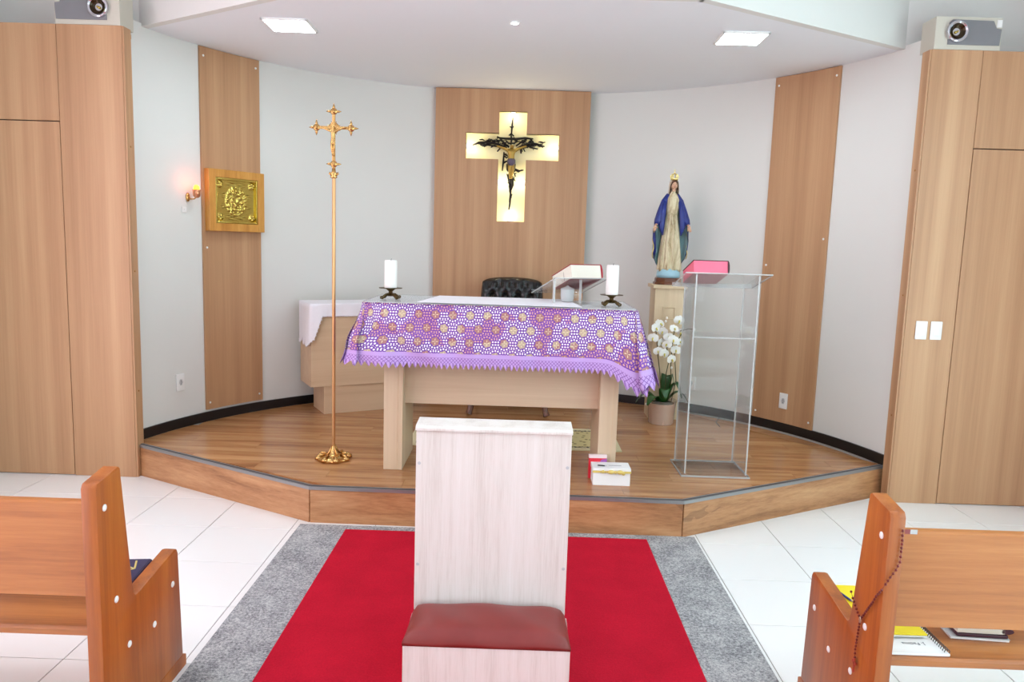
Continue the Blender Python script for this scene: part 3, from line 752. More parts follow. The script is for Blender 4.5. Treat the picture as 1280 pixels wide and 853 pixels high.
# books
def book(r, w, d, t, cover, pages, mx=Matrix(), spine='+x', over=.004, under=None):
    ct = .004
    b = MB(); b.box(-w / 2, w / 2, -d / 2, d / 2, 0, ct, mx); b.build('cover_board', under or cover, r, bevel=.001, seg=1)
    b = MB(); b.box(-w / 2, w / 2, -d / 2, d / 2, t - ct, t, mx); b.build('cover_board', cover, r, bevel=.001, seg=1)
    b = MB(); xs = w / 2; pr = [(xs - .004, .0005), (xs + .003, t * .1), (xs + .006, t * .35), (xs + .006, t * .65), (xs + .003, t * .9), (xs - .004, t - .0005), (xs - .005, t * .5)]
    if spine == '-x': pr = [(-a, c) for a, c in pr]
    b.prism(pr, -d / 2, d / 2, 'y', mx); b.build('spine', cover, r, smooth=True)
    b = MB(); sx = (over, 0) if spine == '+x' else (0, over)
    b.box(-w / 2 + (over if spine == '+x' else .005), w / 2 - (.005 if spine == '+x' else over), -d / 2 + over, d / 2 - over, ct + .0002, t - ct - .0002, mx); b.build('page_block', pages, r, bevel=.001, seg=1)

# acrylic missal stand
sy = math.radians(22); st = thing('book_stand', 'clear acrylic missal stand on the altar under the red book', 'book stand', (.206, 4.45, ZB), sy)
zn, zf, SW, SD = .150, .040, .35, .345; tilt = math.atan2(zn - zf, SD)
bm_ = T(0, 0, zn) @ RX(-tilt); LB = math.hypot(SD, zn - zf)
b = MB(); b.box(0, SW, 0, LB, -.004, 0, bm_); b.build('board', 'clear', st)
b = MB(); b.box(0, SW, -.001, .003, -.0045, .0005, bm_); b.box(-.001, .003, 0, LB, -.0045, .0005, bm_); b.box(SW - .003, SW + .001, 0, LB, -.0045, .0005, bm_); b.build('polished_edge', 'clear_edge', st)
pts = [(0, LB - .003 + .010 * math.sin(a), .008 - .010 * math.cos(a)) for a in [k * PI / 8 for k in range(0, 9)]]
b = MB(); b.grid([[bm_ @ Vector((0, p[1], p[2])) for p in pts], [bm_ @ Vector((SW, p[1], p[2])) for p in pts]]); b.build('curled_lip', 'clear', st, smooth=True)
for x in (.004, SW * .5):
    b = MB(); b.box(x, x + .006, .012, .034, 0, zn - .012); b.build('leg', 'clear_edge', st)
b = MB(); b.box(.12, .32, .30, .304, .0, .036); b.build('rear_support', 'clear', st)
ms = thing('missal', 'thick red missal with cream pages lying on the clear stand', 'book', (.206, 4.45, ZB), sy)
book(ms, .205, .275, .088, 'book_red', 'pages', T(0, 0, zn) @ RX(-tilt) @ T(.215, .150, .0006), '+x')
b = MB(); b.prism([(.112, .012), (.117, .012), (.115, .066)], -.001, 0.0, 'x', T(0, 0, zn) @ RX(-tilt) @ T(.1135, .0, .0)); 
b.v = [tuple(Vector(v)) for v in b.v]; b.build('ribbon', 'book_dark', ms)
cu = thing('cup', 'small frosted cup standing on the altar behind the missal stand', 'cup', (.290, 4.60, ZB), group=None)
b = MB(); b.lathe([(.030, 0), (.036, .004), (.040, .03), (.041, .075), (.038, .075), (.036, .03), (.028, .006)], 20); b.build('bowl', 'cup', cu, smooth=True)
b = MB(); b.lathe([(.041, .074), (.043, .077), (.038, .082), (.012, .092), (.006, .098), (.001, .100)], 20); b.build('lid', 'cup', cu, smooth=True)

# ------------------------------------------------------------------ ARMCHAIR behind the altar
r = thing('armchair', 'black button-tufted leather armchair behind the altar', 'chair', (-.06, 6.1, ZP))
def backrest():
    NI, NJ = 44, 24; rows = []; w, z0, h = .262, .46, .60
    for j in range(NJ + 1):
        row = []
        for i in range(NI + 1):
            u = i / NI * 2 - 1; v = j / NJ
            zt_ = h - .022 * u * u - .02 * abs(u) ** 8; x = u * w * (1 - .06 * (v ** 6)); z = z0 + v * zt_
            e = max(0, (1 - abs(u) ** 10) * (1 - (abs(2 * v - 1)) ** 12)) ** .5
            dim = 0
            for rr_ in range(4):
                for cc in range(-2, 3):
                    bx = cc * .105 + (.052 if rr_ % 2 else 0); bz = z0 + h * .90 - rr_ * .105
                    dim += .045 * gauss(math.hypot((x - bx) * 1.0, (z - bz) * .8), .030)
            y_ = .20 - .075 * e + min(.045, dim) * e + .05 * v
            row.append((x, y_, z))
        rows.append(row)
    b = MB(); b.grid(rows); n = NI + 1; m = NJ + 1
    edge = [i for i in range(n)] + [k * n + n - 1 for k in range(1, m)] + [(m - 1) * n + i for i in range(n - 2, -1, -1)] + [k * n for k in range(m - 2, 0, -1)]
    o = len(b.v); b.v += [(b.v[i][0], b.v[i][1] + .04, b.v[i][2]) for i in edge]
    for k in range(len(edge)):
        k2 = (k + 1) % len(edge); b.f.append((edge[k], o + k, o + k2, edge[k2])); b.mi.append(0)
    b.f.append(tuple(range(o, o + len(edge)))); b.mi.append(0)
    return b.build('backrest', 'leather', r, smooth='full')
backrest()
b = MB(); b.box(-.28, .28, -.26, .19, .32, .44); b.build('seat', 'leather', r, bevel=.03, seg=4, smooth=True)
for s in (-1, 1):
    b = MB(); b.box(*sorted((s * .282, s * .345)), -.24, .22, .30, .60); b.build('armrest', 'leather', r, bevel=.025, seg=3, smooth=True)
    b = MB(); b.tube([(s * .26, -.22, .33), (s * .275, -.235, .24), (s * .285, -.245, .14), (s * .292, -.255, .05), (s * .305, -.268, .012)], [.034, .030, .026, .022, .026], 8); b.build('leg', 'dark_wood', r, smooth=True)
    b = MB(); b.tube([(s * .26, .17, .33), (s * .265, .19, .15), (s * .27, .23, .012)], [.026, .018, .016], 8); b.build('leg', 'dark_wood', r, smooth=True)

# rug
b = MB(); b.box(-.71, .71, -.29, .29, 0, .007); o = b.build('rug', 'rug', loc=(0.0, 5.19, ZP), bevel=.002)
tag(o, 'cream patterned rug with dark border on the platform under the altar', 'rug')

# ------------------------------------------------------------------ CREDENCE CABINET left of the altar
ca = math.radians(29.5); r = thing('credence_cabinet', 'tan corner cabinet on a narrower plinth behind the standing cross', 'cabinet', (-1.462, 5.706, ZP), ca)
b = MB(); b.box(0, .70, 0, .31, 0, .215); b.build('plinth', 'cab_wood', r, bevel=.001)
b = MB(); b.box(-.10, .78, -.012, .315, .216, .845); b.build('body', 'cab_wood', r, bevel=.001)
r = thing('credence_cloth', 'white cloth with lace edge over the corner cabinet', 'tablecloth', (-1.462, 5.706, ZP), ca)
x0, x1, y0, y1, zt_ = -.106, .786, -.018, .318, .849
b = MB()
def drape_rows():
    per_ = []; n = 0
    for i in range(16): per_.append(((x0, y1 - (y1 - y0) * i / 16), (-1, 0)))
    per_.append(((x0, y0), (-.7, -.7)))
    for i in range(1, 40): per_.append(((x0 + (x1 - x0) * i / 40, y0), (0, -1)))
    per_.append(((x1, y0), (.7, -.7)))
    for i in range(1, 13): per_.append(((x1, y0 + (y1 - y0) * i / 12), (1, 0)))
    return per_
pc = drape_rows()
def hang(i):
    (x, y), n = pc[i]
    if x <= x0 + .001: return .30 + .02 * math.sin(i)
    if x >= x1 - .001: return .30
    d = x - x0
    return .092 + .235 * max(0, 1 - d / .085)
rows = []
for k in range(9):
    row = []
    for i, ((x, y), n) in enumerate(pc):
        v = k / 8; fo = .003 + .020 * v * gauss(math.dist((x, y), (x0, y0)), .12) + .004 * v * math.sin(i * 1.1)
        row.append((x + n[0] * fo, y + n[1] * fo, zt_ - hang(i) * v))
    rows.append(row)
b.grid(rows); off = len(b.v)
b.v += [(x, y, zt_) for (x, y), n in pc]; b.f.append(tuple(range(off, off + len(pc)))); b.mi.append(0)
b.f += [(i, i + 1, off + i + 1, off + i) for i in range(len(pc) - 1)]; b.mi += [0] * (len(pc) - 1)
b.build('cloth', 'linen', r, smooth='full')
b = MB(); last = rows[-1]; pts = []
for i in range(len(last) - 1):
    for t in (0, .5):
        p = Vector(last[i]).lerp(Vector(last[i + 1]), t); pts.append(p)
for p in pts: b.ball(p + Vector((0, 0, -.003)), .006, 6, 4)
o = b.build('lace_edge', 'lace_white', r, smooth='full'); o['kind'] = 'stuff'

# ------------------------------------------------------------------ PROCESSIONAL CROSS
r = thing('processional_cross', 'tall brass processional cross on a lobed floor stand at the left of the altar', 'cross', (-1.10, 4.52, ZP))
def lob(a, k): return 1 + (.10 * abs(math.sin(4 * a)) if k < 5 else 0)
b = MB(); b.lathe([(.088, 0), (.094, .006), (.090, .018), (.070, .026), (.050, .030), (.034, .040), (.022, .058), (.014, .075), (.012, .090)], 48, wob=lob); st_ = b.build('base', 'brass', r, smooth='full')
for k in range(8):
    a = 2 * PI * (k + .5) / 8; c, s_ = math.cos(a), math.sin(a)
    b = MB(); b.ball((.090 * c, .090 * s_, .017), (.022, .022, .016), 10, 6); b.tube([(.05 * c, .05 * s_, .034), (.085 * c, .085 * s_, .034), (.104 * c, .104 * s_, .020), (.108 * c, .108 * s_, .006)], [.007, .009, .008, .006], 6); b.build('lobe', 'brass', st_, smooth='full')
for k in range(4):
    a = PI / 4 + k * PI / 2; c, s_ = math.cos(a), math.sin(a)
    b = MB(); b.tube([(.045 * c, .045 * s_, .030), (.026 * c, .026 * s_, .058), (.010 * c, .010 * s_, .090)], [.008, .006, .004], 6); b.build('scroll', 'brass', st_, smooth='full')
b = MB(); b.tube([(0, 0, .07), (.001, 0, 1.69)], .0105, 14); b.build('pole', 'brass_pole', r, smooth=True)
zc = 1.972; cr = MB()
def bar(p, q, w, t): 
    cr.box(min(p[0], q[0]) - (w if p[0] == q[0] else 0), max(p[0], q[0]) + (w if p[0] == q[0] else 0), -t, t, min(p[1], q[1]) - (w if p[1] == q[1] else 0), max(p[1], q[1]) + (w if p[1] == q[1] else 0))
bar((0, 1.73), (0, zc + .10), .0085, .006); bar((-.115, zc), (.115, zc), .0085, .006)
cr.build('cross_bars', 'brass', r, bevel=.002)
def finial(cx_, cz_, dirs, name='trefoil'):
    b = MB(); b.lathe([(.018, -.008), (.021, 0), (.018, .008)], 14, (cx_, 0, cz_), RX(PI / 2))
    for (ddx, ddz) in dirs:
        b.tube([(cx_ + ddx * .012, 0, cz_ + ddz * .012), (cx_ + ddx * .024, 0, cz_ + ddz * .024), (cx_ + ddx * .030, 0, cz_ + ddz * .030), (cx_ + ddx * .044, 0, cz_ + ddz * .044)], [.005, .008, .006, .0015], 7)
        b.ball((cx_ + ddx * .026, 0, cz_ + ddz * .026), .0075, 8, 5)
    b.ball((cx_, -.008, cz_), .009, 8, 5); b.build(name, 'brass', r, smooth='full')
finial(0, zc + .092, ((-1, 0), (1, 0), (0, 1))); finial(-.10, zc, ((-1, 0), (0, 1), (0, -1))); finial(.10, zc, ((1, 0), (0, 1), (0, -1)))
finial(0, zc - .205, ((-1, 0), (1, 0)))
b = MB(); b.lathe([(.012, 1.685), (.022, 1.692), (.013, 1.70), (.024, 1.712), (.012, 1.724), (.010, 1.742)], 16)
for s in (-1, 1): b.tube([(s * .012, 0, 1.70), (s * .026, 0, 1.712), (s * .022, 0, 1.722)], [.005, .005, .003], 6)
b.build('collar', 'brass', r, smooth='full')
b = MB(); b.lathe([(.030, -.004), (.032, 0), (.024, .003)], 20, (0, 0, zc), RX(PI / 2))
for k in range(8):
    a = 2 * PI * (k + .5) / 8; b.tube([(.02 * math.cos(a), 0, zc + .02 * math.sin(a)), (.040 * math.cos(a), 0, zc + .040 * math.sin(a))], [.005, .0015], 6)
b.build('halo', 'brass', r, smooth='full')

# small bronze figure as one grown surface
def grown(name, joints, edges, mat, parent, sub=1):
    me = bpy.data.meshes.new(name); me.from_pydata([j[0] for j in joints], edges, []); me.materials.append(M[mat])
    o = bpy.data.objects.new(name, me); COL.objects.link(o); o.parent = parent
    o.modifiers.new('skin', 'SKIN'); sv = me.skin_vertices[0].data
    for i, j in enumerate(joints):
        rr_ = j[1]; sv[i].radius = rr_ if isinstance(rr_, tuple) else (rr_, rr_); sv[i].use_root = i == 0
    s = o.modifiers.new('sub', 'SUBSURF'); s.levels = sub; s.render_levels = sub
    o.modifiers['skin'].use_smooth_shade = True
    return o
def corpus(parent, ox, oy, oz, k, mat, fat=1.0):
    J = lambda x, y, z, r_: ((ox + x * k, oy + y * k, oz + z * k), tuple(q * k * fat for q in r_) if isinstance(r_, tuple) else r_ * k * fat)
    jts = [J(0, 0, 0, (.075, .06)), J(0, -.01, .10, (.065, .05)), J(0, -.02, .22, (.085, .06)), J(0, -.01, .31, (.07, .05)), J(.005, -.02, .37, .035), J(.012, -.05, .43, (.05, .055)), J(.014, -.055, .49, .035),
           J(-.10, 0, .32, .04), J(-.25, .01, .38, .030), J(-.42, .02, .43, .022), J(-.47, .02, .44, .024),
           J(.10, 0, .32, .04), J(.25, .01, .39, .030), J(.42, .02, .46, .022), J(.47, .02, .47, .024),
           J(-.045, -.01, -.08, .055), J(-.04, -.05, -.26, .042), J(-.02, 0, -.48, .028), J(-.015, -.04, -.55, .024),
           J(.045, -.01, -.08, .055), J(.05, -.05, -.26, .042), J(.02, 0, -.48, .028), J(.018, -.045, -.545, .024)]
    e = [(0, 1), (1, 2), (2, 3), (3, 4), (4, 5), (5, 6), (3, 7), (7, 8), (8, 9), (9, 10), (3, 11), (11, 12), (12, 13), (13, 14), (0, 15), (15, 16), (16, 17), (17, 18), (0, 19), (19, 20), (20, 21), (21, 22)]
    return grown('figure', jts, e, mat, parent)
corpus(r, 0, -.018, zc - .072, .16, 'brass')

# ------------------------------------------------------------------ CRUCIFIX SCULPTURE in the lit niche
Q = lambda u, v, y=6.575: on_y(u, v, y)
c0 = Q(638, 200); r = thing('crucifix_sculpture', 'dark branching bronze crucifix sculpture hanging in the lit cross niche', 'sculpture', (c0.x, 6.62, c0.z))
LR = Vector(r.location)
def cp2(cxp, cyp): return (570 + cxp / 5.33, 130 + cyp / 5.33)
def branch(b, pts, w0, dep=0.0, tip=.25):
    P_ = []
    for i, (a, c) in enumerate(pts):
        q = Q(*cp2(a, c), 6.60) - LR; P_.append((q.x, q.y + dep + .004 * math.sin(i * 2.1 + a), q.z))
    n = len(P_); b.tube(P_, [w0 * (tip + (1 - tip) * math.sin(PI * min(1, (i + .4) / (n - .2))) ** .7) for i in range(n)], 6)
rnd = random.Random(3)
b = MB()
main = [[(380, 92), (376, 130), (372, 170), (370, 210)], [(366, 200), (370, 240), (366, 275)], [(275, 224), (330, 230), (400, 232), (460, 226), (515, 232)], [(110, 275), (150, 258), (220, 255), (280, 268), (340, 292)], [(135, 262), (190, 270), (260, 280), (320, 290)], [(200, 268), (240, 262), (300, 275)],
        [(590, 285), (540, 268), (490, 262), (440, 280), (400, 300)], [(580, 266), (520, 274), (470, 285), (430, 300)], [(545, 300), (500, 290), (460, 275)], [(300, 232), (320, 262), (355, 285)], [(480, 228), (440, 250), (400, 280)],
        [(320, 320), (316, 380), (308, 445)], [(312, 400), (330, 385), (345, 380)], [(340, 400), (342, 440), (360, 455)], [(390, 430), (420, 445), (450, 440)], [(395, 440), (415, 452), (440, 440)], [(430, 300), (434, 330)], [(360, 470), (352, 510), (362, 545), (366, 590)], [(376, 480), (378, 540), (362, 580)], [(366, 570), (362, 610), (356, 655)], [(350, 545), (372, 560)], [(372, 600), (362, 630)], [(364, 630), (358, 670), (352, 705)],
        [(352, 210), (368, 196), (386, 214)], [(360, 150), (374, 160), (384, 150)], [(330, 240), (350, 262), (390, 262), (410, 238)]]
for k, p in enumerate(main): branch(b, p, .0115 if k in (2, 3, 6, 17, 18) else .0085, .006 * (k % 3))
for k in range(26):
    s = -1 if k % 2 else 1; a = rnd.uniform(15, 200); y0_ = 262 + rnd.uniform(-22, 16)
    branch(b, [(368 + s * a, y0_), (368 + s * (a + 16), y0_ + rnd.uniform(-10, 8)), (368 + s * (a + 34), y0_ + rnd.uniform(-10, 14))], .0062, .006 * (k % 3))
for k in range(14):
    y0_ = rnd.uniform(300, 600); x_ = 366 + rnd.uniform(-26, 26) * (1 - (y0_ - 300) / 420)
    branch(b, [(x_, y0_), (x_ + rnd.uniform(-7, 7), y0_ + 22), (x_ + rnd.uniform(-6, 6), y0_ + 46)], .0065, .006 * (k % 3))
for k in range(46):
    s = -1 if k % 2 else 1; a = rnd.uniform(4, 130) if k < 30 else rnd.uniform(14, 48); y0_ = rnd.uniform(222, 300) if k < 30 else rnd.uniform(300, 560)
    wd = 1 if k < 30 else (1 - (y0_ - 300) / 330)
    x_ = 368 + s * a * wd
    branch(b, [(x_, y0_), (x_ + s * rnd.uniform(4, 20) * wd, y0_ + rnd.uniform(-12, 14)), (x_ + s * rnd.uniform(10, 40) * wd, y0_ + rnd.uniform(-24, 30))], rnd.uniform(.004, .0085), .006 * (k % 3) + .004)
b.build('branches', 'dark_bronze', r, smooth='full')
fp = Q(*cp2(368, 385), 6.60) - LR
corpus(r, fp.x, fp.y - .022, fp.z + .004, .27, 'figure_bronze', 1.45)
b = MB(); b.lathe([(.026, -.036), (.034, -.014), (.033, .008), (.029, .022)], 14, (fp.x, fp.y - .022, fp.z), wob=lambda a, k: 1 + .12 * math.sin(5 * a + k)); b.build('loincloth', 'loin', r, smooth='full')

# ------------------------------------------------------------------ TABERNACLE and sanctuary lamp
pa, pb = Vector((-2.232, 5.368)), Vector((-1.968, 5.785)); cd_ = (pb - pa).normalized(); tang = math.atan2(cd_.y, cd_.x)
tc_ = Vector((-2.094, 5.583)) + Vector((cd_.y, -cd_.x)) * .004
r = thing('tabernacle', 'square embossed gold tabernacle in a honey wood frame on the curved wall', 'tabernacle', (tc_.x, tc_.y, 1.563), tang)
TW, TH, TD = .235, .43, .058
b = MB(); fw = .055
b.box(-TW, -TW + fw, -TD, 0, 0, TH); b.box(TW - fw, TW, -TD, 0, 0, TH); b.box(-TW + fw, TW - fw, -TD, 0, 0, fw); b.box(-TW + fw, TW - fw, -TD, 0, TH - fw, TH)
b.build('frame', 'frame_wood', r, bevel=.003)
gw, gz0, gz1 = TW - fw, fw, TH - fw
b = MB()
for (xa, xb, za, zb_) in ((-gw, -gw + .016, gz0, gz1), (gw - .016, gw, gz0, gz1), (-gw + .016, gw - .016, gz0, gz0 + .016), (-gw + .016, gw - .016, gz1 - .016, gz1)): b.box(xa, xb, -TD + .004, -TD + .022, za, zb_)
b.build('gold_moulding', 'gold', r, bevel=.004, smooth=True)
N = 84; rows = []; rn = random.Random(5); blobs = [(rn.uniform(-.075, .075), rn.uniform(-.085, .085), rn.uniform(.004, .010), rn.uniform(.003, .010)) for _ in range(120)]
blobs = [q for q in blobs if math.hypot(q[0] / .075, q[1] / .09) < 1]
for j in range(N + 1):
    row = []
    for i in range(N + 1):
        x = (-1 + 2 * i / N) * (gw - .014); z = (-1 + 2 * j / N) * ((gz1 - gz0) / 2 - .014)
        h = sum(a * gauss(math.hypot(x - bx, z - bz), s) for bx, bz, s, a in blobs)
        rr_ = math.hypot(x / .082, z / .098); h += .006 * gauss(rr_ - 1, .06) * (1 + .6 * math.sin(18 * math.atan2(z, x)))
        dxk, dzk = abs(x) - (gw - .045), abs(z) - ((gz1 - gz0) / 2 - .045); q = math.hypot(dxk, dzk); th = math.atan2(dzk, dxk)
        h += .011 * gauss(q - .014, .009) * (1 + .5 * math.sin(5 * th)) + .008 * gauss(q, .006)
        h += .002 * math.sin(60 * x + 25 * math.sin(40 * z)) * gauss(rr_ - 1.3, .25)
        row.append((x, -TD + .020 - min(h, .016), TH / 2 + z))
    rows.append(row)
b = MB(); b.grid(rows); b.build('embossed_plate', 'gold', r, smooth='full')
b = MB(); b.box(-gw, gw, -.03, -.002, gz0, gz1); b.build('backing', 'frame_wood', r)

a_ = ang(-2.282, 5.264); wp = lambda a, rr_: (AX + rr_ * math.cos(a), AY + rr_ * math.sin(a))
x_, y_ = wp(a_, AR - .002); r = thing('sanctuary_lamp', 'small brass sanctuary lamp glowing amber and red beside the tabernacle', 'lamp', (x_, y_, 1.785), a_ + PI / 2)
# local: -y out of the wall is +... rotate so that local y points into the wall
b = MB(); b.lathe([(.022, 0), (.025, .004), (.018, .010), (.008, .012)], 16, (0, 0, 0), RX(PI / 2) @ Matrix.Diagonal((.75, 1.25, 1, 1))); b.v = [(v[0], -abs(v[1]), v[2]) for v in b.v]
b.build('wall_plate', 'brass', r, smooth='full')
r.rotation_euler.z = a_ - PI / 2
b = MB(); b.tube([(0, -.008, 0), (0, -.030, -.012), (.004, -.055, -.012), (.010, -.070, .0)], .0045, 8); b.build('arm', 'brass', r, smooth='full')
b = MB(); b.lathe([(.010, -.004), (.018, .002), (.024, .010), (.025, .030), (.027, .052), (.024, .052), (.021, .014), (.01, .008)], 18, (.010, -.075, .0)); b.build('cup', 'copper', r, smooth='full')
b = MB(); b.lathe([(.016, .040), (.020, .056), (.018, .070), (.010, .080), (.001, .083)], 14, (.010, -.075, .0)); b.build('bulb', 'flame', r, smooth='full')
ld = bpy.data.lights.new('lamp_glow', 'POINT'); ld.energy = 0.32; ld.color = (1, .13, .10); ld.shadow_soft_size = .015
lo = bpy.data.objects.new('lamp_glow', ld); COL.objects.link(lo); lo.parent = r; lo.location = (-.01, -.085, .105)

# ------------------------------------------------------------------ sockets and switches
def plate(loc, rz, w, h, label, kind):
    r = thing('wall_socket' if kind != 'switch' else 'light_switch', label, 'socket' if kind != 'switch' else 'switch', loc, rz)
    b = MB(); b.box(-w / 2, w / 2, -.008, 0, -h / 2, h / 2); b.build('plate', 'plastic', r, bevel=.005, smooth=True)
    if kind == 'switch':
        b = MB(); b.prism([(-.014, -.030), (-.009, .030), (-.008, .030), (-.008, -.030)], -w * .28, w * .28, 'x'); b.build('rocker', 'plastic', r, bevel=.001)
    elif kind == 'blank':
        b = MB(); b.lathe([(.002, 0), (.002, .0006)], 8, (0, -.008, 0), RX(PI / 2)); b.build('screw', 'chrome', r)
    else:
        b = MB(); b.lathe([(.001, 0), (.020, 0), (.020, .002), (.017, .0025), (.001, .001)], 6, (0, -.008, .0), RX(PI / 2) @ Matrix.Diagonal((.8, 1.2, 1, 1))); b.build('socket_face', 'plastic_slot', r)
        for dz_ in (-.010, 0, .010):
            b = MB(); b.lathe([(.0028, 0), (.0028, .0006)], 8, (0 if dz_ else .003, -.0106, dz_), RX(PI / 2)); b.build('hole', 'black', r)
    return r
def on_wall(px, py, rr_=AR - .002):
    rv = ray(px, py); ox, oy = -AX, -AY; A_ = rv.x ** 2 + rv.y ** 2; B_ = 2 * (rv.x * ox + rv.y * oy); C_ = ox * ox + oy * oy - rr_ ** 2
    t = (-B_ + math.sqrt(B_ * B_ - 4 * A_ * C_)) / (2 * A_); p = Vector((0, 0, EYE)) + rv * t; return p, ang(p.x, p.y) - PI / 2
p, a = on_wall(225, 478); plate(p, a, .072, .118, 'white wall socket low on the white wall left of the tabernacle panel', 'socket')
p, a = on_wall(229.5, 262); plate(p, a, .040, .038, 'tiny white wall plate just under the sanctuary lamp', 'blank')
p, a = on_wall(864, 479); plate(p, a, .070, .112, 'white wall socket low behind the clear lectern', 'socket')
p, a = on_wall(979.5, 501.5, AR - .018); plate(p, a, .070, .118, 'white wall socket low on the right timber panel', 'socket')
p = on_y(1151, 413, 4.659); plate(p, 0, .070, .112, 'left white switch of the pair on the right timber partition', 'switch')
p = on_y(1169.5, 413.5, 4.659); plate(p, 0, .070, .112, 'right white switch of the pair on the right timber partition', 'switch')

# ------------------------------------------------------------------ emergency lights on top of the partitions
def emergency(s, loc, label):
    r = thing('emergency_light', label, 'emergency light', loc, 0, 'emergency lights on the partitions')
    w, h, d = .385, .185, .16
    b = MB(); b.box(0 if s > 0 else -w, w if s > 0 else 0, 0, d, 0, h); b.build('case', 'cream_box', r, bevel=.004)
    sx = lambda x: x * s
    pl = [(.075, .028), (.375, .028), (.380, .120), (.350, .124), (.338, .150), (.330, .165), (.095, .168), (.075, .15)]
    b = MB(); b.prism([(sx(x), z) for x, z in pl], -.006, 0.0, 'y'); b.build('face_plate', 'grey_face', r, bevel=.001)
    b = MB(); b.lathe([(.040, 0), (.060, 0), (.060, .022), (.053, .026), (.045, .020), (.042, .002)], 28, (sx(.118), -.006, .098), RX(PI / 2)); b.build('lamp_ring', 'chrome', r, smooth=True)
    b = MB(); b.lathe([(.012, .0), (.030, .004), (.044, .018), (.040, .0)], 24, (sx(.118), -.0061, .098), RX(PI / 2)); b.build('reflector', 'lamp_glass', r, smooth=True)
    b = MB(); b.ball((sx(.112), -.012, .094), .008, 8, 6); b.ball((sx(.124), -.012, .100), .006, 8, 6); b.build('bulb', 'gold', r, smooth='full')
    b = MB(); b.box(*sorted((sx(.352), sx(.382))), -.004, 0, .130, .172); b.build('indicator_tab', 'plastic', r, bevel=.002)
emergency(1, (2.37, 4.665, ZT + .001), 'cream emergency light box with round lamp on top of the right partition')
emergency(-1, (-2.395, 4.665, ZT + .001), 'cream emergency light box with round lamp on top of the left partition')

# ------------------------------------------------------------------ PEDESTAL AND STATUE
pcx, pcy = 1.162, 6.02
r = thing('pedestal', 'pale wooden pedestal under the statue beside the orchid', 'pedestal', (pcx, pcy, ZP))
b = MB(); b.box(-.112, .112, -.112, .112, 0, 1.03); b.build('shaft', 'ped_wood', r, bevel=.002)
b = MB(); b.box(-.132, .132, -.132, .132, 1.0305, 1.058); b.build('cap', 'ped_wood', r, bevel=.003)
b = MB()
for (xa, xb, za, zb_) in ((-.05, .05, .79, .80), (-.05, .05, .88, .89), (-.05, -.04, .80, .88), (.04, .05, .80, .88)): b.box(xa, xb, -.118, -.1125, za, zb_)
b.build('carved_square', 'ped_wood', r, bevel=.002)
zs = ZP + 1.0585
r = thing('statue', 'painted statue of a robed woman with blue mantle and gold crown on the pedestal', 'statue', (pcx, pcy, zs))
b = MB(); b.lathe([(.118, 0), (.118, .014), (.106, .022), (.106, .045), (.098, .052)], 8, mx=RZ(PI / 8)); b.build('wooden_base', 'dark_wood', r, bevel=.002)
b = MB(); b.lathe([(.088, .0525), (.092, .075), (.086, .100), (.066, .120), (.03, .130)], 24); b.build('globe', 'globe', r, smooth='full')
# robe
lv = [(.105, .082, .062), (.125, .082, .062), (.18, .078, .060), (.28, .070, .054), (.38, .062, .048), (.46, .052, .042), (.52, .046, .038), (.545, .044, .037), (.60, .052, .042), (.655, .054, .040), (.685, .040, .032), (.705, .020, .020), (.715, .018, .018)]
rows = []; NA = 96
for k, (z, rx, ry) in enumerate(lv):
    row = []; pl = .13 * max(0, min(1, (.62 - z) / .3))
    for i in range(NA):
        a = 2 * PI * i / NA; q = 1 + pl * (.9 * math.sin(9 * a + 3 * z) + .7 * math.sin(16 * a - 5 * z))
        row.append((rx * q * math.cos(a) + .004, ry * q * math.sin(a) - .005, z + (.010 * math.sin(5 * a) if k == 0 else 0)))
    rows.append(row)
b = MB(); b.grid(rows, closed=True); b.f += [tuple(reversed(range(NA))), tuple(range((len(lv) - 1) * NA, len(lv) * NA))]; b.mi += [0, 0]
b.build('robe', 'robe', r, smooth='full')
b = MB(); b.lathe([(.0445, -.008), (.0475, -.003), (.0475, .005), (.0445, .010)], 24, (.004, -.005, .545), Matrix.Diagonal((1, .86, 1, 1))); b.tube([(.0, -.047, .545), (-.004, -.052, .50), (.004, -.056, .46)], [.005, .007, .004], 6); b.build('sash', 'robe', r, smooth='full')
# mantle: blue outside, teal lining, opening to the front
ml = [(.700, .034, .036, .25), (.66, .060, .046, .10), (.60, .082, .055, .05), (.54, .102, .062, 0), (.47, .124, .070, -.05), (.42, .132, .074, -.25), (.34, .132, .078, -.35), (.25, .128, .080, -.35), (.20, .118, .080, -.2), (.16, .098, .076, .05), (.125, .080, .070, .25)]
def mantle(scale, dy_, name, mat):
    rows = []; n = 40
    for k, (z, w_, d_, op) in enumerate(ml):
        row = []; a0_, a1_ = -op - .15 * (1 if op < 0 else 0), PI + op + .15 * (1 if op < 0 else 0)
        a0_, a1_ = op, PI - op
        for i in range(n + 1):
            a = a0_ + (a1_ - a0_) * i / n; q = 1 + .05 * math.sin(16 * a + z * 20) * (1 if z < .5 else .3)
            sway = .007 * math.sin(z * 60) if (i in (0, 1, n - 1, n) and z < .45) else 0
            row.append(((w_ * q * scale) * math.cos(a) + sway + .002, d_ * q * scale * math.sin(a) + dy_, z))
        rows.append(row)
    b = MB(); b.grid(rows); return b.build(name, mat, r, smooth='full')
mantle(1.0, .005, 'mantle', 'mantle'); mantle(.955, .003, 'mantle_lining', 'lining')
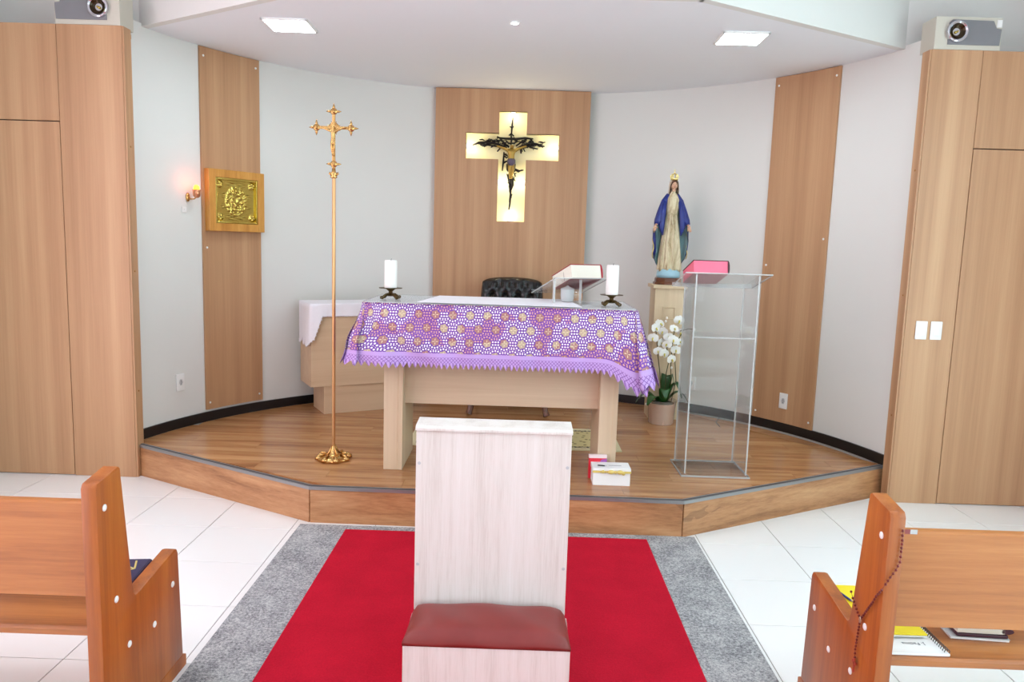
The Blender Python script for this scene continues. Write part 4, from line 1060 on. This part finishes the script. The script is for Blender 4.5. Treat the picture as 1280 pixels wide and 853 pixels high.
for s in (-1, 1):
    b = MB(); b.tube([(s * .030, -.002, .690), (s * .060, -.008, .64), (s * .088, -.020, .56), (s * .108, -.036, .49), (s * .118, -.046, .46)], [.020, .026, .028, .030, .022], 12)
    b.tube([(s * .058, -.030, .64), (s * .074, -.045, .54), (s * .080, -.050, .44), (s * .070, -.046, .38)], [.016, .022, .022, .006], 10, flat=.7); b.build('sleeve', 'mantle', r, smooth='full')
    b = MB(); b.tube([(s * .110, -.048, .480), (s * .126, -.056, .455)], [.011, .009], 8)
    b.ball((s * .132, -.060, .440), (.011, .007, .016), 8, 6)
    for f_ in range(4): b.tube([(s * (.126 + .005 * f_), -.062, .432), (s * (.127 + .006 * f_), -.067, .416), (s * (.127 + .006 * f_), -.066, .404 + .004 * abs(f_ - 1.5))], [.0035, .003, .002], 5)
    b.tube([(s * .124, -.064, .446), (s * .117, -.070, .436), (s * .116, -.072, .428)], [.004, .0032, .002], 5); b.build('hand', 'skin', r, smooth='full')
    b = MB(); pts = [(s * (.131 + .004 * math.sin(z * 60)), -.006 - .012 * math.sin(z * 30), z) for z in [.44 - .02 * k for k in range(13)]]
    b.tube(pts, [.004] * len(pts), 6); b.build('gold_border', 'crown', r, smooth='full')
# head, hair, veil, crown
hz = .765
b = MB(); b.ball((.006, -.014, hz), (.026, .030, .037), 16, 12); b.tube([(.006, -.008, .705), (.006, -.010, .745)], [.015, .013], 10)
b.tube([(.006, -.042, hz + .006), (.006, -.048, hz - .006), (.006, -.043, hz - .010)], [.003, .0045, .003], 6); b.build('head', 'skin', r, smooth='full')
b = MB()
for s in (-1, 1): b.ball((.006 + s * .010, -.0405, hz + .005), (.0035, .002, .002), 6, 4)
b.build('eye', 'hair', r); b = MB(); b.ball((.006, -.0405, hz - .018), (.006, .0025, .0022), 6, 4); b.build('lips', 'book_red', r)
b = MB()
for s in (-1, 1): b.tube([(.006, -.038, hz + .030), (.006 + s * .018, -.034, hz + .018), (.006 + s * .027, -.022, hz - .008), (.006 + s * .027, -.018, hz - .040)], [.005, .007, .006, .003], 8)
b.build('hair', 'hair', r, smooth='full')
rows = []
for (z, w_, d_, op) in ((hz + .040, .012, .016, -.9), (hz + .034, .028, .032, -.9), (hz + .020, .035, .040, -.75), (hz, .037, .040, -.62), (hz - .03, .039, .042, -.5), (hz - .06, .040, .042, -.4), (hz - .085, .044, .042, -.3)):
    rows.append([(.006 + w_ * math.cos(op + (PI - 2 * op) * i / 24), -.004 + d_ * math.sin(op + (PI - 2 * op) * i / 24), z) for i in range(25)])
b = MB(); b.grid(rows); b.build('veil', 'veil', r, smooth='full')
b = MB(); b.lathe([(.022, 0), (.024, .003), (.023, .010), (.021, .010), (.021, .002)], 20, (.006, -.006, hz + .036))
for k in range(6):
    a = 2 * PI * k / 6; c, s_ = math.cos(a), math.sin(a); b.tube([(.006 + .023 * c, -.006 + .023 * s_, hz + .044), (.006 + .026 * c, -.006 + .026 * s_, hz + .060), (.006 + .017 * c, -.006 + .017 * s_, hz + .074), (.006, -.006, hz + .078)], [.003, .003, .0025, .002], 6)
    b.ball((.006 + .025 * c, -.006 + .025 * s_, hz + .058), .0045, 6, 4)
b.ball((.006, -.006, hz + .082), .006, 8, 6); b.box(.0048, .0072, -.0072, -.0048, hz + .086, hz + .108); b.box(-.001, .013, -.0072, -.0048, hz + .096, hz + .0985); b.v = [((v[0] - .006) * 1.2 + .006, (v[1] + .006) * 1.2 - .006, (v[2] - hz - .036) * 1.22 + hz + .036) for v in b.v]; b.build('crown', 'crown', r, smooth=True)

# ------------------------------------------------------------------ ACRYLIC LECTERN with book
r = thing('lectern', 'clear acrylic lectern on the platform in front of the right timber panel', 'lectern', (1.195, 4.575, ZP))
lx0, lx1, ly0, ly1 = 1.022 - 1.195, 1.385 - 1.195, 4.435 - 4.575, 4.735 - 4.575
b = MB(); b.box(-.200, .205, -.175, .165, 0, .010); b.build('base_plate', 'clear', r)
b = MB()
for (xa, xb, ya, yb) in ((-.201, .206, -.176, -.172), (-.201, .206, .162, .166), (-.201, -.197, -.172, .162), (.202, .206, -.172, .162)): b.box(xa, xb, ya, yb, 0.0005, .0105)
b.build('polished_edge', 'clear_edge', r)
zt = lambda y_: 1.210 - (y_ + .155) * (.098 / .38) - .006
for x in (lx0, lx1):
    b = MB(); b.prism([(ly0, .0105), (ly1, .0105), (ly1, zt(ly1)), (ly0, zt(ly0))], x - .004, x + .004, 'x'); b.build('side_panel', 'clear', r)
    b = MB()
    for y_ in (ly0, ly1): b.box(x - .0042, x + .0042, y_ - .0012, y_ + .0012, .011, zt(y_) - .001)
    b.build('polished_edge', 'clear_edge', r)
b = MB(); b.box(lx0 + .004, lx1 - .004, ly1 - .010, ly1 - .004, .0105, zt(ly1) - .002); b.build('front_panel', 'clear', r)
b = MB(); b.box(lx0 + .0045, lx1 - .0045, ly0 + .01, ly1 - .011, .828, .834); b.build('shelf', 'clear', r)
b = MB(); b.box(lx0 + .0045, lx1 - .0045, ly0 + .008, ly0 + .010, .8275, .8345); b.build('polished_edge', 'clear_edge', r)
tl = math.atan2(.098, .38); mxb = T(0, -.155, 1.210) @ RX(-tl); LBb = math.hypot(.38, .098)
b = MB(); b.box(-.240, .260, 0, LBb, -.006, 0, mxb); b.build('top_board', 'clear', r)
b = MB(); b.box(-.240, .260, -.001, .002, -.0063, .0003, mxb); b.box(-.2412, -.2385, 0, LBb, -.0063, .0003, mxb); b.box(.2585, .2612, 0, LBb, -.0063, .0003, mxb); b.box(-.240, .260, LBb - .002, LBb + .001, -.0063, .02, mxb); b.build('polished_edge', 'clear_edge', r)
bk = thing('lectionary', 'thick dark-covered book with pink page edges on the clear lectern', 'book', (1.195, 4.575, ZP))
book(bk, .205, .29, .080, 'book_dark', 'pages_pink', mxb @ T(-.088, .175, .0006), '+x', .003, 'rose_under')

# ------------------------------------------------------------------ ORCHID
ocx, ocy = 1.125, 5.785
r = thing('potted_orchid', 'white moth orchid in a wrapped rose pot between altar and lectern', 'potted plant', (ocx, ocy, ZP)); LO = Vector(r.location)
b = MB(); b.lathe([(.088, 0), (.092, .004), (.100, .150), (.102, .160), (.096, .160), (.094, .150), (.02, .146)], 28); b.build('pot', 'pot', r, smooth=True)
b = MB(); b.lathe([(.0945, .1605), (.06, .168), (.001, .172)], 20); b.build('moss', 'moss', r, smooth='full')
b = MB(); b.lathe([(.094, .0), (.099, .06), (.105, .14), (.112, .185)], 40, wob=lambda a, k: 1 + .025 * math.sin(9 * a + k) + .02 * math.sin(17 * a)); b.f = b.f[:-2]; b.mi = b.mi[:-2]; b.build('cellophane', 'pot_wrap', r, smooth='full')
def leaf(a, L, w_, rise, droop):
    rows = []
    for k in range(11):
        t = k / 10; q = .03 + L * t; z = .165 + rise * math.sin(PI * min(1, t * .9)) - droop * t * t; ww = w_ * math.sin(PI * min(.97, t * .9 + .1)) ** .7
        c, s_ = math.cos(a), math.sin(a)
        rows.append([(q * c - s_ * ww * e, q * s_ + c * ww * e, z + .25 * ww * abs(e)) for e in (-1, -.5, 0, .5, 1)])
    b = MB(); b.grid(rows); o = b.build('leaf', 'leaf', r, smooth='full'); sm = o.modifiers.new('thickness', 'SOLIDIFY'); sm.thickness = .003
leaf(3.0, .17, .048, .07, .04); leaf(-2.5, .13, .045, .06, .03); leaf(.1, .20, .026, .10, .08); leaf(-.6, .13, .035, .16, .0); leaf(1.0, .09, .045, .2, .0); leaf(-1.5, .07, .045, .11, .0); leaf(-.2, .06, .05, .19, -.05)
def flower_mesh():
    b = MB()
    def petal(a, L, w_, cup, zoff=0):
        rows = []
        for k in range(6):
            t = k / 5; q = L * t; ww = w_ * (math.sin(PI * min(.98, .12 + t * .8)) ** .6)
            c, s_ = math.cos(a), math.sin(a)
            rows.append([(q * c - s_ * ww * e, zoff - cup * t * t + .15 * ww * e * e, q * s_ + c * ww * e) for e in (-1, -.5, 0, .5, 1)])
        b.grid(rows, mat=0)
    petal(PI / 2, .040, .017, -.006, .003); petal(PI / 2 + 2.2, .038, .016, -.006, .003); petal(PI / 2 - 2.2, .038, .016, -.006, .003)
    petal(.15, .044, .030, -.003); petal(PI - .15, .044, .030, -.003)
    b.ball((0, -.006, -.002), (.006, .008, .007), 8, 5, mat=1); b.tube([(0, -.008, -.004), (0, -.014, -.014), (0, -.010, -.022)], [.005, .006, .002], 6, mat=1)
    return b
fm = None; rf = random.Random(11); centers = []
for (cu_, cv, dpt) in ((165, 140, -.06), (145, 208, -.05), (212, 165, 0), (292, 143, -.07), (325, 88, -.03), (250, 200, -.04), (240, 252, -.08), (285, 222, -.09), (303, 292, -.06), (222, 316, -.07), (180, 298, -.05), (274, 356, -.06), (338, 172, .01), (205, 242, -.02), (330, 235, -.01), (195, 110, .02)):
    p = on_y(790 + cu_ / 5.5, 385 + cv / 5.5, ocy + dpt) - LO; centers.append(p)
    if fm is None: o = flower_mesh().build('flower', ['petal', 'petal_c'], r, smooth='full'); fm = o.data
    else: o = bpy.data.objects.new('flower', fm); COL.objects.link(o); o.parent = r
    o.location = p; o.rotation_euler = (rf.uniform(-.5, .15), rf.uniform(-.3, .3), rf.uniform(-.7, .7)); s = rf.uniform(.85, 1.05); o.scale = (s, s, s)
for (cu_, cv) in ((272, 412), (232, 92), (240, 70), (430, 150), (98, 662)):
    p = on_y(790 + cu_ / 5.5, 385 + cv / 5.5, ocy - .04) - LO; b = MB(); b.ball(p, (.008, .008, .011), 8, 6); b.build('bud', 'petal', r, smooth='full')
for (pts) in ([(180, 345), (190, 430), (196, 520), (200, 590)], [(255, 360), (235, 450), (228, 540), (226, 600)], [(272, 300), (266, 420), (266, 520), (264, 600)], [(292, 300), (297, 400), (302, 500), (296, 600)], [(165, 160), (172, 240), (180, 345)], [(292, 150), (280, 220), (272, 300)], [(250, 200), (240, 280), (255, 360)], [(340, 180), (310, 230), (292, 300)], [(330, 160), (390, 145), (430, 150)]):
    b = MB(); P_ = []
    for (cu_, cv) in pts:
        p = on_y(790 + cu_ / 5.5, 385 + cv / 5.5, ocy - .01) - LO; P_.append(p)
    if pts[-1][1] >= 590: P_[-1] = Vector((P_[-1].x * .7, -.01, .165))
    b.tube(P_, .0035, 7); b.build('stem', 'stem', r, smooth='full')

# ------------------------------------------------------------------ GIFT BOX and packets on the platform
r = thing('gift_box', 'white cardboard box with gold ribbon on the platform by the right altar leg', 'box', (.555, 4.250, ZP))
b = MB(); b.box(-.105, .105, -.062, .062, 0, .072); b.build('base', 'paper', r, bevel=.002)
b = MB(); b.box(-.108, .108, -.065, .065, .073, .100); b.build('lid', 'paper', r, bevel=.002)
b = MB(); b.box(-.109, .109, -.0665, -.0652, .074, .086); b.build('ribbon', 'ribbon', r)
b = MB()
for s in (-1, 1): b.ball((.02 + s * .026, -.073, .082), (.020, .008, .012), 10, 6)
b.ball((.02, -.074, .081), (.009, .008, .010), 8, 6); b.ball((-.05, -.070, .082), (.010, .006, .010), 8, 6); b.ball((.065, -.072, .074), (.010, .006, .010), 8, 6); b.build('bow', 'ribbon', r, smooth='full')
b = MB(); b.box(-.02, .06, -.006, -.001, .1001, .1006); b.build('slot', 'ink', r)
b = MB(); b.prism([(-.105, -.06), (-.005, -.06), (-.02, .03), (-.09, .03)], .1012, .1022, 'z'); o = b.build('paper_slip', 'paper', loc=(.555, 4.250, ZP)); tag(o, 'white paper slip lying on the lid of the white box', 'paper')
r = thing('pen', 'dark pen lying on the paper slip on the white box', 'pen', (.500, 4.222, ZP + .1058))
b = MB(); b.tube([(-.022, .004, 0), (.018, -.004, 0)], .0034, 8); b.build('barrel', 'black', r, smooth=True); b = MB(); b.tube([(.018, -.004, 0), (.028, -.006, 0)], [.003, .0008], 8); b.build('tip', 'chrome', r, smooth=True)
r = thing('red_packet', 'small red packet with pale top standing behind the white box', 'packet', (.487, 4.327, ZP), .05)
b = MB(); b.box(-.052, .052, -.012, .012, 0, .122); b.build('body', 'red_pack', r, bevel=.002)
b = MB(); b.box(-.0525, .0525, -.0125, .0125, .1205, .140); b.build('pale_top', 'pink_print', r, bevel=.002)
b = MB(); b.prism([(-.010, .060), (.052, .060), (.052, .119), (.020, .112)], -.0135, -.0122, 'y'); b.build('purple_print', 'purple_pack', r)

# ------------------------------------------------------------------ things on the pews
ZS = .4006
r = thing('blue_book', 'navy blue book with gold emblem lying on the left pew seat', 'book', (-1.31, 2.405, ZS), .12)
book(r, .15, .205, .022, 'book_blue', 'pages')
b = MB()
for (p, q) in (((.052, .02), (.035, .085)), ((.052, .02), (.010, .050)), ((.052, .02), (.020, .005))):
    b.tube([(p[0], p[1], .0226), (q[0], q[1], .0226)], .0032, 6)
b.v = [(v[0], v[1], min(v[2], .0236)) for v in b.v]; b.build('gold_emblem', 'gold_print', r)
# spiral notebook with a yellow booklet on it
r = thing('spiral_notebook', 'white spiral notebook with handwriting at the end of the right pew seat', 'notebook', (1.187, 2.215, ZS), .0)
b = MB(); b.box(-.094, .090, -.130, .15, 0, .008); b.build('page_block', 'paper', r, bevel=.002)
b = MB()
for k in range(26):
    y_ = -.120 + k * .0102; b.tube([(.086 + .008 * math.cos(a), y_, .0096 + .0075 * math.sin(a)) for a in [2 * PI * q / 8 for q in range(9)]], .0014, 4)
b.build('wire_binding', 'wire', r)
def text_part(txt, size, mx, parent, name, mat):
    cu_ = bpy.data.curves.new(name, 'FONT'); cu_.body = txt; cu_.size = size; cu_.extrude = .0002; cu_.resolution_u = 2
    o = bpy.data.objects.new(name, cu_); COL.objects.link(o); dg = bpy.context.evaluated_depsgraph_get(); dg.update()
    me = bpy.data.meshes.new_from_object(o.evaluated_get(dg)); bpy.data.objects.remove(o); bpy.data.curves.remove(cu_)
    me.transform(mx); me.materials.clear(); me.materials.append(M[mat]); o = bpy.data.objects.new(name, me); COL.objects.link(o); o.parent = parent; return o
text_part('J. Fatima', .020, T(.045, -.070, .0084) @ RZ(PI), r, 'handwriting', 'ink')
r = thing('yellow_booklet', 'yellow booklet lying on the spiral notebook on the right pew seat', 'booklet', (1.170, 2.330, ZS + .0165), .0)
b = MB(); b.box(-.079, .086, -.158, .165, 0, .005); b.build('cover', 'yellow', r, bevel=.001)
b = MB(); b.box(-.078, .085, -.162, .160, -.003, -.0004); b.build('pages', 'paper', r)
r = thing('blue_pen', 'blue pen lying on the yellow booklet near the pew end', 'pen', (1.100, 2.420, ZS + .0255))
b = MB(); b.tube([(-.012, .05, 0), (.012, -.05, 0)], .0036, 8); b.build('barrel', 'blue_pen', r, smooth=True); b = MB(); b.tube([(.012, -.05, 0), (.015, -.063, 0)], [.003, .0008], 8); b.build('tip', 'chrome', r, smooth=True)
r = thing('white_booklet', 'white booklet under the maroon book on the right pew seat', 'booklet', (1.430, 2.285, ZS), -.08)
b = MB(); b.box(-.085, .085, -.10, .11, 0, .007); b.build('pages', 'paper', r, bevel=.002)
b = MB(); b.box(-.0865, .0865, -.101, .111, .0072, .0085); b.build('cover', 'plastic_slot', r, bevel=.001)
r = thing('maroon_book', 'soft maroon zip-cover book on the white booklet on the right pew', 'book', (1.435, 2.281, ZS + .0090), -.05)
b = MB(); b.box(-.075, .075, -.095, .10, 0, .010); b.build('cover_board', 'book_maroon', r, bevel=.004, smooth=True)
b = MB(); b.box(-.073, .068, -.090, .096, .0105, .028); b.build('page_block', 'pages', r, bevel=.002)
b = MB(); b.box(-.075, .075, -.096, .10, .0285, .040); b.build('cover_board', 'book_maroon', r, bevel=.004, smooth=True)
b = MB(); b.tube([(.074, -.09, .020), (.074, .095, .020)], .019, 10, flat=.45); b.build('spine', 'book_maroon', r, smooth=True)

# rosary over the right pew end
r = thing('rosary', 'reddish brown bead rosary hanging over the right pew end', 'rosary', (1.035, 2.06, .62)); LQ = Vector(r.location)
XS, YS = 1.0315, 2.0265
loopA = [on_y(u, v, YS) for u, v in ((1128.5, 664), (1128, 676), (1126.5, 690), (1125, 703), (1120, 713), (1113, 722), (1107, 731), (1102, 738))] 
loopB = [on_x(u, v, XS) for u, v in ((1095, 746), (1091, 753), (1086, 760), (1081, 767), (1076, 774))]
loopC = [on_x(u, v, XS) for u, v in ((1064, 740), (1066, 748), (1069, 757), (1072, 766), (1075.5, 774))]
drop = [on_x(u, v, XS) for u, v in ((1075, 776), (1073, 788), (1071, 800), (1069, 812), (1068.5, 822))]
def sample(P_, step):
    out = [P_[0]]; acc = 0
    for i in range(len(P_) - 1):
        d = (P_[i + 1] - P_[i]).length; n = max(1, int(d / step))
        for k in range(1, n + 1): out.append(P_[i].lerp(P_[i + 1], k / n))
    return out
b = MB()
for P_ in (loopA + loopB, loopC, drop):
    for p in sample(P_, .0105): b.ball(p - LQ, .0041, 6, 4)
o = b.build('beads', 'rosary', r, smooth='full'); o['kind'] = 'stuff'
b = MB()
for P_ in (loopA + loopB, loopC, drop): b.tube([p - LQ for p in P_], .0008, 4)
b.build('cord', 'rosary', r)
p = on_x(1075, 775, XS - .001) - LQ; b = MB(); b.ball(p, (.003, .007, .010), 8, 6); b.build('medal', 'rosary_metal', r, smooth='full')
p = on_x(1067.5, 829, XS - .001) - LQ; b = MB(); b.box(p.x - .002, p.x + .002, p.y - .0035, p.y + .0035, p.z - .028, p.z + .016); b.box(p.x - .002, p.x + .002, p.y - .013, p.y + .013, p.z - .002, p.z + .006); b.build('crucifix', 'rosary_cross', r, bevel=.001)
p = on_y(1138.5, 665, 2.0765); b = MB(); b.box(p.x - .017, p.x - .002, p.y - .0016, p.y - .0004, p.z - .0065, p.z + .0065, mat=0); b.box(p.x - .002, p.x + .018, p.y - .0016, p.y - .0004, p.z - .0065, p.z + .0065, mat=1)
o = b.build('sticker', ['label', 'plastic_slot']); tag(o, 'small red and grey sticker on the right pew backrest', 'sticker')

# thin cable by the skirting behind the lectern
P_ = [on_z(u, v, ZP + .004) for u, v in ((862, 515), (874, 517), (888, 517), (900, 521), (895, 528), (900, 534))]
b = MB(); b.tube([p - P_[0] for p in P_], .0032, 6); o = b.build('cable', 'black', smooth='full', loc=P_[0]); tag(o, 'thin black cable lying by the skirting behind the clear lectern', 'cable')
